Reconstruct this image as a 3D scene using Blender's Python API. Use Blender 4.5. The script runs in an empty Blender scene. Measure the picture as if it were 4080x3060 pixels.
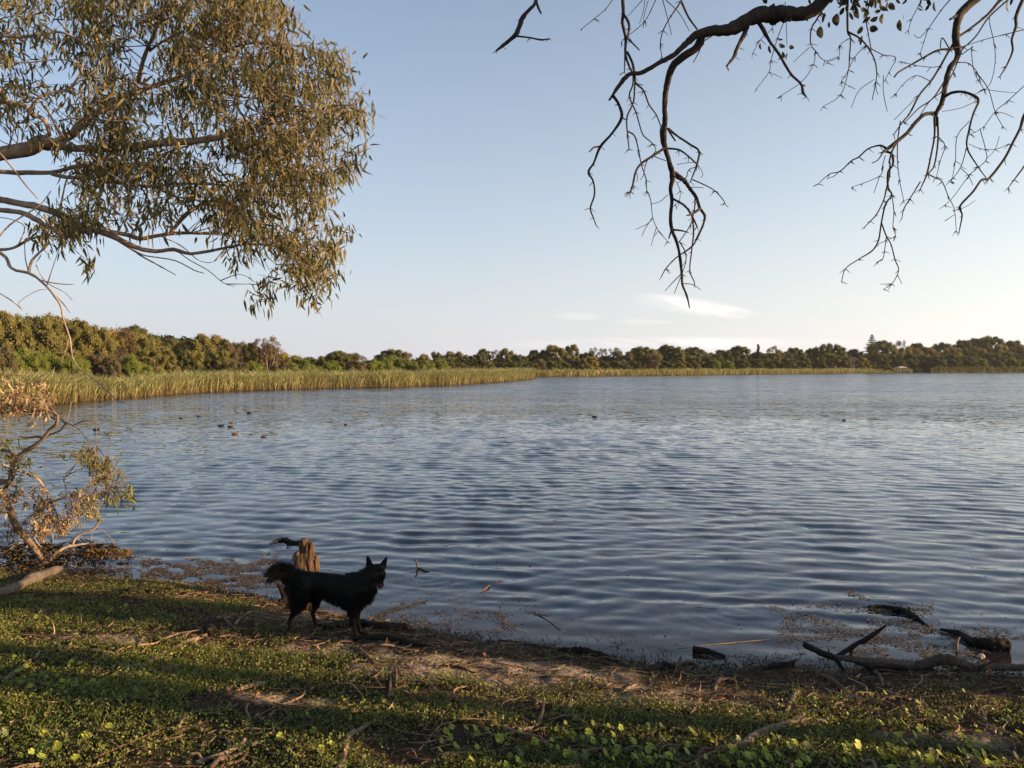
import bpy, math, random
import numpy as np
from mathutils import Vector, Matrix
random.seed(7); RNG = np.random.default_rng(7)
SC = bpy.context.scene; C = SC.collection

# ------------------------------------------------------------------ camera
F = 3066.0; CAMZ = 2.15; PITCH = math.atan((1530 - 1463) / F)
cam_d = bpy.data.cameras.new('camera'); cam = bpy.data.objects.new('camera', cam_d); C.objects.link(cam)
cam.location = (0, 0, CAMZ); cam.rotation_euler = (math.pi / 2 - PITCH, 0, 0)
cam_d.sensor_width = 36; cam_d.lens = 36 * F / 4080; cam_d.clip_start = .05; cam_d.clip_end = 3000
SC.camera = cam

# ------------------------------------------------------------------ light
SUN_AZ, SUN_EL = math.radians(100), math.radians(11)      # azimuth clockwise from the view direction
sund = Vector((math.sin(SUN_AZ) * math.cos(SUN_EL), math.cos(SUN_AZ) * math.cos(SUN_EL), math.sin(SUN_EL)))
sl = bpy.data.lights.new('sun', 'SUN'); sun = bpy.data.objects.new('sun', sl); C.objects.link(sun)
sl.energy = 5.0; sl.angle = math.radians(.55); sl.color = (1.0, .68, .37)
sun.rotation_euler = (-sund).to_track_quat('-Z', 'Y').to_euler(); sun.location = (20, 0, 20)
W = bpy.data.worlds.new('World'); SC.world = W; W.use_nodes = True
nt = W.node_tree; N = nt.nodes; L = nt.links; N.clear()
wo = N.new('ShaderNodeOutputWorld'); bg = N.new('ShaderNodeBackground'); L.new(bg.outputs[0], wo.inputs[0])
sky = N.new('ShaderNodeTexSky'); sky.sky_type = 'NISHITA'; sky.sun_disc = False
sky.sun_elevation = SUN_EL; sky.sun_rotation = SUN_AZ; sky.air_density = 1.0; sky.dust_density = .7; sky.ozone_density = 2.2
HZ0, HZK = .08, .26; HC0 = (2.95, 3.05, 3.5, 1); HC1 = (7.3, 6.9, 6.0, 1)
bg.inputs[1].default_value = .092
def nd(t, **k):
    n = N.new(t)
    for a, b in k.items(): setattr(n, a, b)
    return n
def mth(op, a, b=None, cl=False):
    n = nd('ShaderNodeMath', operation=op, use_clamp=cl)
    for i, v in enumerate((a, b)):
        if v is None: continue
        if isinstance(v, (int, float)): n.inputs[i].default_value = v
        else: L.new(v, n.inputs[i])
    return n.outputs[0]
tc = nd('ShaderNodeTexCoord'); sx = nd('ShaderNodeSeparateXYZ'); L.new(tc.outputs['Generated'], sx.inputs[0])
az = mth('ARCTAN2', sx.outputs[0], sx.outputs[1]); el = mth('ARCSINE', sx.outputs[2])
cb = nd('ShaderNodeCombineXYZ'); L.new(mth('MULTIPLY', az, 5.0), cb.inputs[0])
L.new(mth('MULTIPLY', mth('ADD', el, mth('MULTIPLY', az, .16)), 46.0), cb.inputs[1])
nz = nd('ShaderNodeTexNoise'); nz.inputs['Scale'].default_value = 1.0; nz.inputs['Detail'].default_value = 9; nz.inputs['Roughness'].default_value = .62
nz.inputs['Distortion'].default_value = .6; L.new(cb.outputs[0], nz.inputs['Vector'])
def blob(a0, e0, wa, we, slope=0.0):
    da = mth('SUBTRACT', az, a0); de = mth('SUBTRACT', mth('SUBTRACT', el, e0), mth('MULTIPLY', da, slope))
    q = mth('ADD', mth('POWER', mth('ABSOLUTE', mth('DIVIDE', da, wa)), 2.0), mth('POWER', mth('ABSOLUTE', mth('DIVIDE', de, we)), 2.0))
    return mth('SUBTRACT', 1.0, q, True)
m = blob(.230, .0765, .085, .012, -.16)
for args in ((.085, .0655, .04, .006, -.05), (.17, .058, .04, .004, -.05), (.20, .030, .22, .010, 0), (-.9, .09, .2, .012, -.1), (1.1, .12, .25, .02, -.12), (2.6, .1, .3, .02, .1)):
    m = mth('MAXIMUM', m, mth('MULTIPLY', blob(*args), .42))
cl = mth('MULTIPLY', m, mth('MULTIPLY', mth('SUBTRACT', nz.outputs[0], .38), 3.2, True), True)
mix = nd('ShaderNodeMix', data_type='RGBA'); L.new(mth('MULTIPLY', cl, .85), mix.inputs[0])
# pale haze thickening towards the horizon, brighter round the sun's side
elc = mth('MAXIMUM', el, 0.0)
hz = mth('ADD', HZ0, mth('MULTIPLY', 1 - HZ0, mth('POWER', 2.718, mth('DIVIDE', elc, -HZK))))
sd_ = mth('ADD', mth('MULTIPLY', sx.outputs[0], math.sin(SUN_AZ)), mth('MULTIPLY', sx.outputs[1], math.cos(SUN_AZ)))
glow = mth('POWER', mth('MAXIMUM', mth('ADD', mth('MULTIPLY', sd_, .5), .5), 0.0), 2.2)
hc = nd('ShaderNodeMix', data_type='RGBA'); L.new(glow, hc.inputs[0]); hc.inputs[6].default_value = HC0; hc.inputs[7].default_value = HC1
hm = nd('ShaderNodeMix', data_type='RGBA'); L.new(hz, hm.inputs[0]); L.new(sky.outputs[0], hm.inputs[6]); L.new(hc.outputs[2], hm.inputs[7])
L.new(hm.outputs[2], mix.inputs[6]); mix.inputs[7].default_value = (7.9, 7.0, 6.6, 1)
L.new(mix.outputs[2], bg.inputs[0])
SC.view_settings.view_transform = 'Standard'; SC.view_settings.look = 'None'; SC.view_settings.gamma = 1
SC.view_settings.use_curve_mapping = False; SC.view_settings.exposure = 1.25
SC.render.engine = 'CYCLES'; SC.cycles.max_bounces = 6; SC.cycles.transparent_max_bounces = 4
SC.cycles.use_denoising = True

# ------------------------------------------------------------------ helpers
cP, sP = math.cos(PITCH), math.sin(PITCH)
def ray(px, py):
    u = (px - 2040) / F; v = (py - 1530) / F
    return np.array((u, cP - v * sP, -sP - v * cP))
def P(px, py, Y):
    d = ray(px, py); t = Y / d[1]
    return np.array((d[0] * t, Y, CAMZ + d[2] * t))
def hash2(ix, iy, s):
    h = (ix.astype(np.int64) * 374761393 + iy.astype(np.int64) * 668265263 + s * 1274126177) & 0x7fffffff
    h = ((h ^ (h >> 13)) * 1103515245) & 0x7fffffff
    h = (h ^ (h >> 16)) & 0xffffff
    return h / float(0xffffff)
def vnoise(x, y, s=0):
    x = np.asarray(x, float); y = np.asarray(y, float)
    ix = np.floor(x); iy = np.floor(y); fx = x - ix; fy = y - iy
    fx = fx * fx * (3 - 2 * fx); fy = fy * fy * (3 - 2 * fy)
    a = hash2(ix, iy, s); b = hash2(ix + 1, iy, s); c = hash2(ix, iy + 1, s); d = hash2(ix + 1, iy + 1, s)
    return (a * (1 - fx) + b * fx) * (1 - fy) + (c * (1 - fx) + d * fx) * fy
def fbm(x, y, s=0, o=4):
    r = 0; a = .5; t = 0
    for i in range(o):
        r = r + a * vnoise(np.asarray(x) * 2 ** i + 17.3 * i, np.asarray(y) * 2 ** i - 9.1 * i, s + i); t += a; a *= .5
    return r / t
def sstep(a, b, x):
    t = np.clip((x - a) / (b - a), 0, 1); return t * t * (3 - 2 * t)

def mk(name, V, faces, mat, parent=None, col=None, smooth=False, origin=None):
    V = np.asarray(V, np.float32)
    if origin is not None: V = V - np.asarray(origin, np.float32)
    me = bpy.data.meshes.new(name)
    faces = [np.asarray(f, np.int32) for f in (faces if isinstance(faces, list) else [faces]) if len(f)]
    me.vertices.add(len(V)); me.vertices.foreach_set('co', V.ravel())
    loops = np.concatenate([f.ravel() for f in faces]); tot = np.concatenate([np.full(len(f), f.shape[1], np.int32) for f in faces])
    st = np.concatenate([[0], np.cumsum(tot)[:-1]]).astype(np.int32)
    me.loops.add(len(loops)); me.loops.foreach_set('vertex_index', loops)
    me.polygons.add(len(tot)); me.polygons.foreach_set('loop_start', st)
    try: me.polygons.foreach_set('loop_total', tot)
    except Exception: pass
    me.polygons.foreach_set('use_smooth', np.full(len(tot), smooth))
    if col is not None:
        a = me.color_attributes.new('Col', 'FLOAT_COLOR', 'POINT')
        cc = np.ones((len(V), 4), np.float32); cc[:, :3] = col; a.data.foreach_set('color', cc.ravel())
    me.update(calc_edges=True); me.validate()
    if mat: me.materials.append(mat)
    o = bpy.data.objects.new(name, me); C.objects.link(o)
    if parent is not None: o.parent = parent
    return o
def empty(name, loc, label, cat, group=None):
    o = bpy.data.objects.new(name, None); C.objects.link(o); o.location = tuple(float(a) for a in loc)
    o.empty_display_size = .2
    return tag(o, label, cat, group)
def tag(o, label=None, cat=None, group=None, kind=None):
    if label: o['label'] = label
    if cat: o['category'] = cat
    if group: o['group'] = group
    if kind: o['kind'] = kind
    return o

def catmull(pts, sub):
    pts = np.asarray(pts, float); n = len(pts)
    if n < 3:
        t = np.linspace(0, 1, sub * 2 + 1)[:, None]; return pts[0] * (1 - t) + pts[-1] * t
    p = np.vstack([2 * pts[0] - pts[1], pts, 2 * pts[-1] - pts[-2]]); out = []
    for i in range(n - 1):
        a, b, c, d = p[i:i + 4]
        for k in range(sub):
            t = k / sub
            out.append(.5 * (2 * b + (c - a) * t + (2 * a - 5 * b + 4 * c - d) * t * t + (3 * b - a - 3 * c + d) * t ** 3))
    out.append(pts[-1]); return np.array(out)
def tube(pts, rad, sides=6, sub=3, rough=0.0, rng=RNG):
    """tapered tube along pts -> (V, quads, caps)"""
    pts = np.asarray(pts, float); rad = np.atleast_1d(np.asarray(rad, float))
    if len(rad) != len(pts): rad = np.interp(np.linspace(0, 1, len(pts)), np.linspace(0, 1, len(rad)), rad)
    q = catmull(np.column_stack([pts, rad]), sub); c = q[:, :3]; r = np.maximum(q[:, 3], 3e-4); n = len(c)
    T = np.gradient(c, axis=0); T /= np.linalg.norm(T, axis=1)[:, None] + 1e-12
    ref = np.array((.13, .2, .97)) if abs(T[0][2]) < .9 else np.array((1., .1, 0))
    A = np.zeros_like(T); u = np.cross(T[0], ref); u /= np.linalg.norm(u)
    for i in range(n):
        u = u - T[i] * (u @ T[i]); u /= np.linalg.norm(u) + 1e-12; A[i] = u
    B = np.cross(T, A); th = np.arange(sides) / sides * 2 * math.pi
    rr = r[:, None] * (1 + rough * rng.normal(0, 1, (n, sides)))
    if rough > .03 and r.max() > .006:      # knots, hollows and long ridges
        s_ = np.concatenate([[0], np.cumsum(np.linalg.norm(np.diff(c, axis=0), axis=1))])[:, None] / (r.max() * 5); sd_ = rng.random() * 90
        ca, sa = np.cos(th)[None] * 1.3 + 0 * s_, np.sin(th)[None] * 1.3
        rr = rr * (1 + (vnoise(ca + sd_, sa + s_ * 1.2, 3) - .5) * .42 + (vnoise(ca * 2.6 + sd_, sa * 2.6 + s_ * 4, 5) - .5) * .26)
    V = c[:, None] + rr[:, :, None] * (A[:, None] * np.cos(th)[None, :, None] + B[:, None] * np.sin(th)[None, :, None])
    V = V.reshape(-1, 3); i = np.arange(n - 1)[:, None] * sides; j = np.arange(sides)[None]; k = (j + 1) % sides
    Q = np.stack([i + j, i + k, i + sides + k, i + sides + j], -1).reshape(-1, 4)
    V = np.vstack([V, c[0] - T[0] * r[0] * .3, c[-1] + T[-1] * r[-1] * .3]); m = len(V); jj = np.arange(sides); kk = (jj + 1) % sides
    Tr = np.vstack([np.stack([kk, jj, np.full(sides, m - 2)], -1), np.stack([(n - 1) * sides + jj, (n - 1) * sides + kk, np.full(sides, m - 1)], -1)])
    return V, Q, Tr
class MB:
    def __init__(s): s.V = []; s.Q = []; s.T = []; s.c = []; s.n = 0
    def add(s, V, Q=None, T=None, col=None):
        V = np.asarray(V, float); s.V.append(V)
        if Q is not None and len(Q): s.Q.append(np.asarray(Q) + s.n)
        if T is not None and len(T): s.T.append(np.asarray(T) + s.n)
        if col is not None: s.c.append(np.broadcast_to(np.asarray(col, float), (len(V), 3)))
        s.n += len(V); return s
    def tube(s, pts, rad, sides=6, sub=3, rough=0.0, col=None):
        V, Q, T = tube(pts, rad, sides, sub, rough); return s.add(V, Q, T, col)
    def box(s, c, sz, rz=0.0, col=None):
        x, y, z = [a / 2 for a in sz]; v = np.array([(i, j, k) for i in (-x, x) for j in (-y, y) for k in (-z, z)])
        cr, sr = math.cos(rz), math.sin(rz); v = np.column_stack([v[:, 0] * cr - v[:, 1] * sr, v[:, 0] * sr + v[:, 1] * cr, v[:, 2]]) + np.array(c)
        return s.add(v, [(0, 1, 3, 2), (4, 6, 7, 5), (0, 4, 5, 1), (2, 3, 7, 6), (0, 2, 6, 4), (1, 5, 7, 3)], None, col)
    def build(s, name, mat, parent=None, smooth=True, origin=None):
        f = []
        if s.Q: f.append(np.vstack(s.Q))
        if s.T: f.append(np.vstack(s.T))
        return mk(name, np.vstack(s.V), f, mat, parent, np.vstack(s.c) if s.c else None, smooth, origin)

def nrm(a): return a / (np.linalg.norm(a, axis=-1, keepdims=True) + 1e-9)
def leaves(base, dirs, length, width, bend=.15, nseg=3, rng=RNG, side=None):
    """lance-shaped leaves: base (n,3), dirs (n,3) -> V, Q, T, leaf index per vert"""
    n = len(base); dirs = nrm(dirs)
    if side is None: side = nrm(np.cross(dirs, rng.normal(0, 1, (n, 3))))
    up = np.cross(side, dirs); Lh = np.broadcast_to(length, (n,))[:, None]; Wd = np.broadcast_to(width, (n,))[:, None]
    bd = (rng.normal(0, 1, n) * bend)[:, None]; sb = (rng.normal(0, 1, n) * bend)[:, None]
    def pt(t, w): return base + dirs * Lh * t + up * bd * Lh * t * t + side * (sb * Lh * t * t) + side * Wd * w
    a = [pt(0, 0), pt(.3, -.5), pt(.3, .5), pt(.65, -.38), pt(.65, .38), pt(1, 0)]
    V = np.stack(a, 1).reshape(-1, 3); o = np.arange(n)[:, None] * 6
    return V, o + np.array([[1, 2, 4, 3]]), np.vstack([o + np.array([[0, 2, 1]]), o + np.array([[3, 4, 5]])]), np.repeat(np.arange(n), 6)

# ------------------------------------------------------------------ materials
def mat(name, rough=.7, spec=.3):
    m = bpy.data.materials.new(name); m.use_nodes = True; m.node_tree.nodes.clear(); return m
class G:
    """small node-graph helper"""
    def __init__(s, name):
        s.m = bpy.data.materials.new(name); s.m.use_nodes = True; s.t = s.m.node_tree; s.t.nodes.clear()
        s.out = s.n('ShaderNodeOutputMaterial')
    def n(s, t, **k):
        x = s.t.nodes.new(t)
        for a, b in k.items(): setattr(x, a, b)
        return x
    def l(s, a, b): s.t.links.new(a, b)
    def set(s, inp, v):
        if hasattr(v, 'links') or isinstance(v, bpy.types.NodeSocket): s.l(v, inp)
        else: inp.default_value = v if not isinstance(v, tuple) or len(v) == 4 or inp.type == 'VECTOR' else (*v, 1)
    def pos(s, scale=(1, 1, 1), coord='Object'):
        if coord == 'World': p = s.n('ShaderNodeNewGeometry').outputs['Position']
        else: p = s.n('ShaderNodeTexCoord').outputs[coord]
        m = s.n('ShaderNodeMapping'); m.inputs['Scale'].default_value = scale; s.l(p, m.inputs[0]); return m.outputs[0]
    def noise(s, vec, scale, detail=4, rough=.55, dist=0.0):
        x = s.n('ShaderNodeTexNoise'); x.inputs['Scale'].default_value = scale; x.inputs['Detail'].default_value = detail
        x.inputs['Roughness'].default_value = rough; x.inputs['Distortion'].default_value = dist; s.l(vec, x.inputs['Vector']); return x.outputs[0]
    def math(s, op, a, b=0.0, clamp=False):
        x = s.n('ShaderNodeMath', operation=op, use_clamp=clamp); s.set(x.inputs[0], a); s.set(x.inputs[1], b); return x.outputs[0]
    def mix(s, f, a, b, mode='MIX'):
        x = s.n('ShaderNodeMix', data_type='RGBA', blend_type=mode); s.set(x.inputs[0], f); s.set(x.inputs[6], a); s.set(x.inputs[7], b); return x.outputs[2]
    def ramp(s, f, a, b):
        x = s.n('ShaderNodeMapRange', clamp=True); s.set(x.inputs[0], f); x.inputs[1].default_value = a; x.inputs[2].default_value = b; return x.outputs[0]
    def bump(s, h, dist, strength=1.0, normal=None):
        x = s.n('ShaderNodeBump'); x.inputs['Distance'].default_value = dist; s.set(x.inputs['Strength'], strength); s.l(h, x.inputs['Height'])
        if normal is not None: s.l(normal, x.inputs['Normal'])
        return x.outputs[0]
    def pbr(s, col, rough=.8, spec=.3, normal=None, **k):
        x = s.n('ShaderNodeBsdfPrincipled'); s.set(x.inputs['Base Color'], col); s.set(x.inputs['Roughness'], rough)
        s.set(x.inputs['Specular IOR Level'], spec)
        if normal is not None: s.l(normal, x.inputs['Normal'])
        for a, b in k.items(): s.set(x.inputs[a], b)
        s.l(x.outputs[0], s.out.inputs[0]); return x
def wood_mat(name, a, b, scale=30.0, bumpd=.004, rough=.85, stretch=(1, 1, .25), spec=.25, wetz=None):
    g = G(name); v = g.pos(stretch); n1 = g.noise(v, scale, 6, .65); n2 = g.noise(g.pos((1, 1, 1)), scale * .18, 3)
    c = g.mix(g.ramp(n1, .3, .7), a, b); c = g.mix(g.math('MULTIPLY', g.ramp(n2, .4, .65), .5), c, tuple(x * .45 for x in a))
    if wetz:        # soaked, mossy foot
        sp = g.n('ShaderNodeSeparateXYZ'); g.l(g.n('ShaderNodeNewGeometry').outputs['Position'], sp.inputs[0])
        c = g.mix(g.ramp(g.math('ADD', sp.outputs[2], g.math('MULTIPLY', n2, .12)), wetz + .10, wetz), c, (.018, .016, .009))
    g.pbr(c, rough, spec, g.bump(n1, bumpd, .9)); return g.m
def leaf_mat(name, trans=.3, rough=.5, spec=.35, tint=(1, 1, 1), nscale=25.0):
    g = G(name); at = g.n('ShaderNodeAttribute', attribute_name='Col').outputs['Color']
    n = g.noise(g.pos(), nscale, 2); c = g.mix(g.ramp(n, .3, .7), at, tint, 'MULTIPLY')
    p = g.pbr(c, rough, spec); tr = g.n('ShaderNodeBsdfTranslucent'); g.set(tr.inputs[0], g.mix(1.0, at, (1.25, 1.2, .55), 'MULTIPLY'))
    mx = g.n('ShaderNodeMixShader'); mx.inputs[0].default_value = trans; g.l(p.outputs[0], mx.inputs[1]); g.l(tr.outputs[0], mx.inputs[2])
    g.l(mx.outputs[0], g.out.inputs[0]); return g.m
M = {}
M['gumleaf'] = leaf_mat('gum_leaf', .25, .6, .18, (.6, .62, .58))
M['farleaf'] = leaf_mat('distant_foliage', .12, .8, .1, (.6, .62, .55), 1.4)
M['reed'] = leaf_mat('reed_blade', .25, .6, .3, (.75, .75, .7), 3.0)
M['herb'] = leaf_mat('ground_herb', .3, .5, .35, (.7, .75, .6), 12.0)
M['litter'] = leaf_mat('dry_litter', .08, .8, .15, (.7, .65, .6), 60.0)
M['bark_warm'] = wood_mat('smooth_gum_bark', (.24, .155, .10), (.42, .30, .21), 14, .003)
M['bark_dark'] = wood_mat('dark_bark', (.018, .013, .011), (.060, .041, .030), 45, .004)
M['bark_pale'] = wood_mat('pale_dead_wood', (.26, .19, .14), (.42, .33, .26), 40, .003)
M['bark_bush'] = wood_mat('bush_bark', (.13, .09, .062), (.24, .17, .12), 40, .003)
M['stick'] = wood_mat('fallen_stick', (.075, .046, .03), (.18, .12, .078), 60, .006, stretch=(.5, 1, 1))
M['stick_pale'] = wood_mat('bleached_stick', (.13, .088, .06), (.28, .20, .145), 60, .006, stretch=(.5, 1, 1))
M['log_grey'] = wood_mat('weathered_log', (.095, .073, .056), (.20, .16, .125), 34, .022, stretch=(.22, 1, 1))
M['wetwood'] = wood_mat('wet_black_wood', (.009, .007, .006), (.030, .023, .018), 45, .012, .75, (.4, 1, 1), .16)
M['limb'] = wood_mat('limb_bark', (.045, .032, .023), (.15, .105, .075), 38, .008)
M['stump'] = wood_mat('stump_wood', (.035, .021, .013), (.17, .10, .055), 26, .014, stretch=(1, 1, .3), wetz=.20)
# ------------------------------------------------------------------ terrain
def at0(px, py): return P(px, py, CAMZ * 1.0 / (-ray(px, py)[2]) * ray(px, py)[1])
SH = np.array([at0(*p)[:2] for p in [(-1400, 2250), (-400, 2280), (0, 2288), (350, 2302), (700, 2330), (1000, 2372), (1200, 2420), (1400, 2462), (1560, 2478), (1700, 2512), (1850, 2536), (2000, 2552),
     (2200, 2590), (2400, 2625), (2600, 2652), (2750, 2652), (3000, 2650), (3200, 2662), (3500, 2668), (3800, 2665), (4080, 2690), (5200, 2720)]])
SH = np.vstack([[-40, 8.5], [-16, 9.5], SH, [14, 5.6], [60, 2.0]])
def shore_y(x):
    return np.interp(x, SH[:, 0], SH[:, 1]) + .10 * (fbm(np.asarray(x) * 1.6, 3.3, 5) - .5) + .05 * (vnoise(np.asarray(x) * 7, 1.2, 9) - .5)
UW = np.array([(-1.6, 14), (-.95, 30), (-.66, 41), (-.634, 42.5), (-.584, 48), (-.49, 57), (-.417, 65), (-.335, 72), (-.252, 78), (-.159, 83), (-.0763, 94), (-.0144, 112), (.0215, 137),
               (.0245, 165), (.11, 178), (.215, 194), (.374, 244), (.477, 275), (.665, 300), (1.0, 330), (2.0, 380)])
def far_y(u): return np.interp(u, UW[:, 0], UW[:, 1])
def terr(x, y, fine=True):
    x = np.asarray(x, float); y = np.asarray(y, float)
    d = (shore_y(x) - y) * .93
    n = fbm(x * 1.1, y * 1.1, 21) - .5
    zn = np.where(d > 0, .62 * (1 - np.exp(-np.maximum(d, 0) / 4.0)) * (1 + .35 * n) + .02 * (n + .1) * sstep(0, .5, d), np.maximum(d * .13, -1.4) + .0 * n)
    if fine: zn = zn + (.036 * (fbm(x * 5, y * 6, 31, 4) - .5) + .022 * (vnoise(x * 15, y * 18, 41) - .5)) * sstep(-.25, .25, d) * (y < 14)
    yy = np.maximum(y, 1e-3); df = np.where(y > 8, y - far_y(x / yy), -50)
    zf = np.where(df > 0, .25 * (1 - np.exp(-df / 2)) + np.clip(df - 30, 0, 400) * .004, np.maximum(df * .1, -1.4))
    return np.maximum(zn, zf)
def ground(px, py, lift=0.0):
    d = ray(px, py); t = 2.6
    o = np.array((0, 0, CAMZ))
    ts = np.linspace(2.5, 14, 2400); p = o + ts[:, None] * d
    z = np.maximum(terr(p[:, 0], p[:, 1], False), 0.0); k = np.argmax(p[:, 2] <= z)
    q = p[k].copy(); q[2] = max(float(terr(q[0], q[1])), 0.0) + lift; return q
def axis(lo, hi, step, far_lo, far_hi, n1, n2):
    c = np.arange(lo, hi + 1e-6, step)
    a = lo - (np.geomspace(step, step + lo - far_lo, n1 + 1) )[::1]; b = hi + np.geomspace(step, hi * 0 + far_hi - hi, n2)
    return np.concatenate([a[::-1], c, b])
gx = axis(-6.5, 6.0, .032, -900, 900, 46, 46); gy = axis(2.2, 9.2, .030, -60, 1500, 22, 60)
X, Y = np.meshgrid(gx, gy); Z = terr(X, Y)
nx, ny = len(gx), len(gy)
def gridq(nx, ny):
    i = np.arange(ny - 1)[:, None] * nx; j = np.arange(nx - 1)[None]
    return np.stack([i + j, i + j + 1, i + nx + j + 1, i + nx + j], -1).reshape(-1, 4)
dI = (shore_y(X) - Y)
def zone(x, y, px, py, rx, ry, s=3):
    """soft blotch around the ground point seen at px,py; rx, ry in metres"""
    q = ground(px, py); w = fbm(x * 3, y * 3, s) - .5
    return np.clip(1.25 - ((x - q[0]) / rx) ** 2 - ((y - q[1]) / ry) ** 2 + w * 1.6, 0, 1)
SUNNY_SAND = [(2010, 2700, .85, .26), (2680, 2780, .6, .20), (1430, 2480, .7, .14), (380, 2545, .35, .14), (1150, 2790, .3, .1), (1330, 2590, .4, .16), (2330, 2680, .4, .1), (3800, 2945, .4, .1), (1700, 2620, .8, .12), (1080, 2460, .5, .1)]  # bare sand blotches; the first two also paint in sunlit patches
def bare(x, y):
    """1 where the herb mat is missing"""
    d = shore_y(x) - y
    edge = np.interp(x, [-6, -3.2, -2.2, -1.5, 0, 1.0, 2.2, 3.2, 6], [.02, .06, .4, 1.1, .95, .95, .85, .5, .35])
    b = 1 - sstep(edge - .35, edge + .55, d + .9 * (fbm(x * 2.2, y * 3.2, 55) - .5))
    b = np.maximum(b, .9 * sstep(.56, .68, fbm(x * 1.9 + 4, y * 3.0, 58)))
    for s in SUNNY_SAND: b = np.maximum(b, zone(x, y, *s))
    return b
near = (X > -8) & (X < 8) & (Y > 1.5) & (Y < 10.5)
bz = np.zeros_like(X); bz[near] = bare(X[near], Y[near])
sand = np.zeros_like(X)
for s in SUNNY_SAND: sand[near] = np.maximum(sand[near], zone(X[near], Y[near], *s))
c_dirt = np.array((.075, .050, .032)); c_sunny_sand = np.array((.46, .37, .28)); c_soil = np.array((.035, .032, .016)); c_mud = np.array((.05, .038, .028))  # sand colour brightened to carry the sunlit patches
n1 = fbm(X * 4, Y * 5, 71)[..., None]
col = c_soil + (c_dirt - c_soil) * np.clip(bz[..., None] * 1.2 + (n1 - .5) * .8, 0, 1)
col = col + (c_sunny_sand - col) * (np.clip(sand[..., None] * 1.1, 0, 1) * sstep(.25, .5, n1)) * .9
wet = (1 - sstep(.02, .22, dI + .12 * (n1[..., 0] - .5)))[..., None]
col = col * (1 - wet * .35) + (np.array((.16, .12, .085)) * .5 * wet * sstep(.45, .75, n1))
farm = (Y > 12)[..., None]; col = np.where(farm, np.array((.05, .05, .022)), col)
g = G('bank_soil'); at = g.n('ShaderNodeAttribute', attribute_name='Col').outputs['Color']
wp = g.pos(coord='World'); na = g.noise(wp, 34, 8, .7); nb = g.noise(wp, 140, 4, .7); nc = g.noise(wp, 9, 4)
cc = g.mix(g.ramp(na, .36, .64), g.mix(1.0, at, (.45, .43, .42), 'MULTIPLY'), g.mix(1.0, at, (1.5, 1.42, 1.35), 'MULTIPLY'))
wt = g.n('ShaderNodeAttribute', attribute_name='wet').outputs['Fac']
g.pbr(cc, g.math('SUBTRACT', .92, g.math('MULTIPLY', wt, .55)), g.math('ADD', .15, g.math('MULTIPLY', wt, .35)), g.bump(nb, .006, .7, g.bump(na, .055, 1.0)))
go = mk('ground', np.stack([X, Y, Z], -1).reshape(-1, 3), gridq(nx, ny), g.m, None, col.reshape(-1, 3), True)
a = go.data.attributes.new('wet', 'FLOAT', 'POINT'); a.data.foreach_set('value', (wet[..., 0] * (Y < 12)).ravel().astype(np.float32))
tag(go, kind='structure')

# ------------------------------------------------------------------ water: real waves near, finer relief far out
NA = 460
r = np.concatenate([np.geomspace(4.6, 50, 720)[:-1], np.geomspace(50, 560, 190)]); NR = len(r)
th = np.linspace(-1.15, 1.15, NA); th = np.sign(th) * np.abs(th) ** 1.08
R, T = np.meshgrid(r, th, indexing='ij'); WX = R * np.sin(T) * 1.0; WY = R * np.cos(T)
WZ = np.zeros_like(WX); sp = np.broadcast_to(np.gradient(r)[:, None], R.shape)
wr = np.random.default_rng(3)
dsh = np.clip((WY - shore_y(WX)) * .9, 0, 60)
wx = WX + .35 * (fbm(WX * .5, WY * .5, 81) - .5) + .08 * (fbm(WX * 2, WY * 2, 83) - .5); wy = WY + .35 * (fbm(WX * .4, WY * .6, 82) - .5) + .09 * (fbm(WX * 1.3, WY * 2.2, 84) - .5)
for k in range(95):
    lam = .125 * (4.2 ** wr.random()) if k < 88 else wr.uniform(.8, 2.0)
    ang = math.radians(-97) + wr.normal(0, .30 if lam > .4 else .6)        # travelling towards the bank
    kx, ky = math.cos(ang) * 2 * math.pi / lam, math.sin(ang) * 2 * math.pi / lam
    slope = .0190 if lam > .28 else .0140
    if lam > .75: slope = .006
    amp = slope * lam / (2 * math.pi) * 1.0
    env = .12 + 2.6 * fbm(WX * .30 + 31 * k, WY * .42 + 7 * k, 90, 2) ** 1.9
    fade = (1 - sstep(.16, .34, sp * 1.0 / lam)) * (1 - sstep(24, 47, R))
    if lam < .33: fade = fade * sstep(1.5, 9, dsh)
    ph = kx * wx + ky * wy + wr.random() * 6.28
    s = np.sin(ph); WZ += amp * env * fade * (s + .22 * np.cos(2 * ph))
gust = .92 + .35 * (fbm(WX * .12, WY * .06, 95, 3) - .5)
WZ *= (.30 + .70 * sstep(0, 1.6, dsh)) * gust
# ripples thrown off the stump and the half-sunk wood
for (px, py, A) in ((1260, 2300, .003), (1700, 2300, .002), (3650, 2440, .0018), (2950, 2440, .0015)):
    q = at0(px, py); rr = np.hypot(WX - q[0], (WY - q[1])); WZ += A * np.sin(rr * 2 * math.pi / .13) * np.exp(-rr / .35)
shal = 1 - sstep(0, 1.1, dsh)
g = G('lake_water'); wp = g.pos(coord='World'); sp_ = g.n('ShaderNodeSeparateXYZ'); g.l(g.n('ShaderNodeNewGeometry').outputs['Position'], sp_.inputs[0])
dist = sp_.outputs[1]
fa = g.ramp(dist, 12, 34); fb = g.ramp(dist, 26, 70)
def vm(op, a, b=None, sc=None):
    x = g.n('ShaderNodeVectorMath', operation=op); g.set(x.inputs[0], a)
    if b is not None: g.set(x.inputs[1], b)
    if sc is not None: g.set(x.inputs['Scale'], sc)
    return x.outputs[0]
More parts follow.
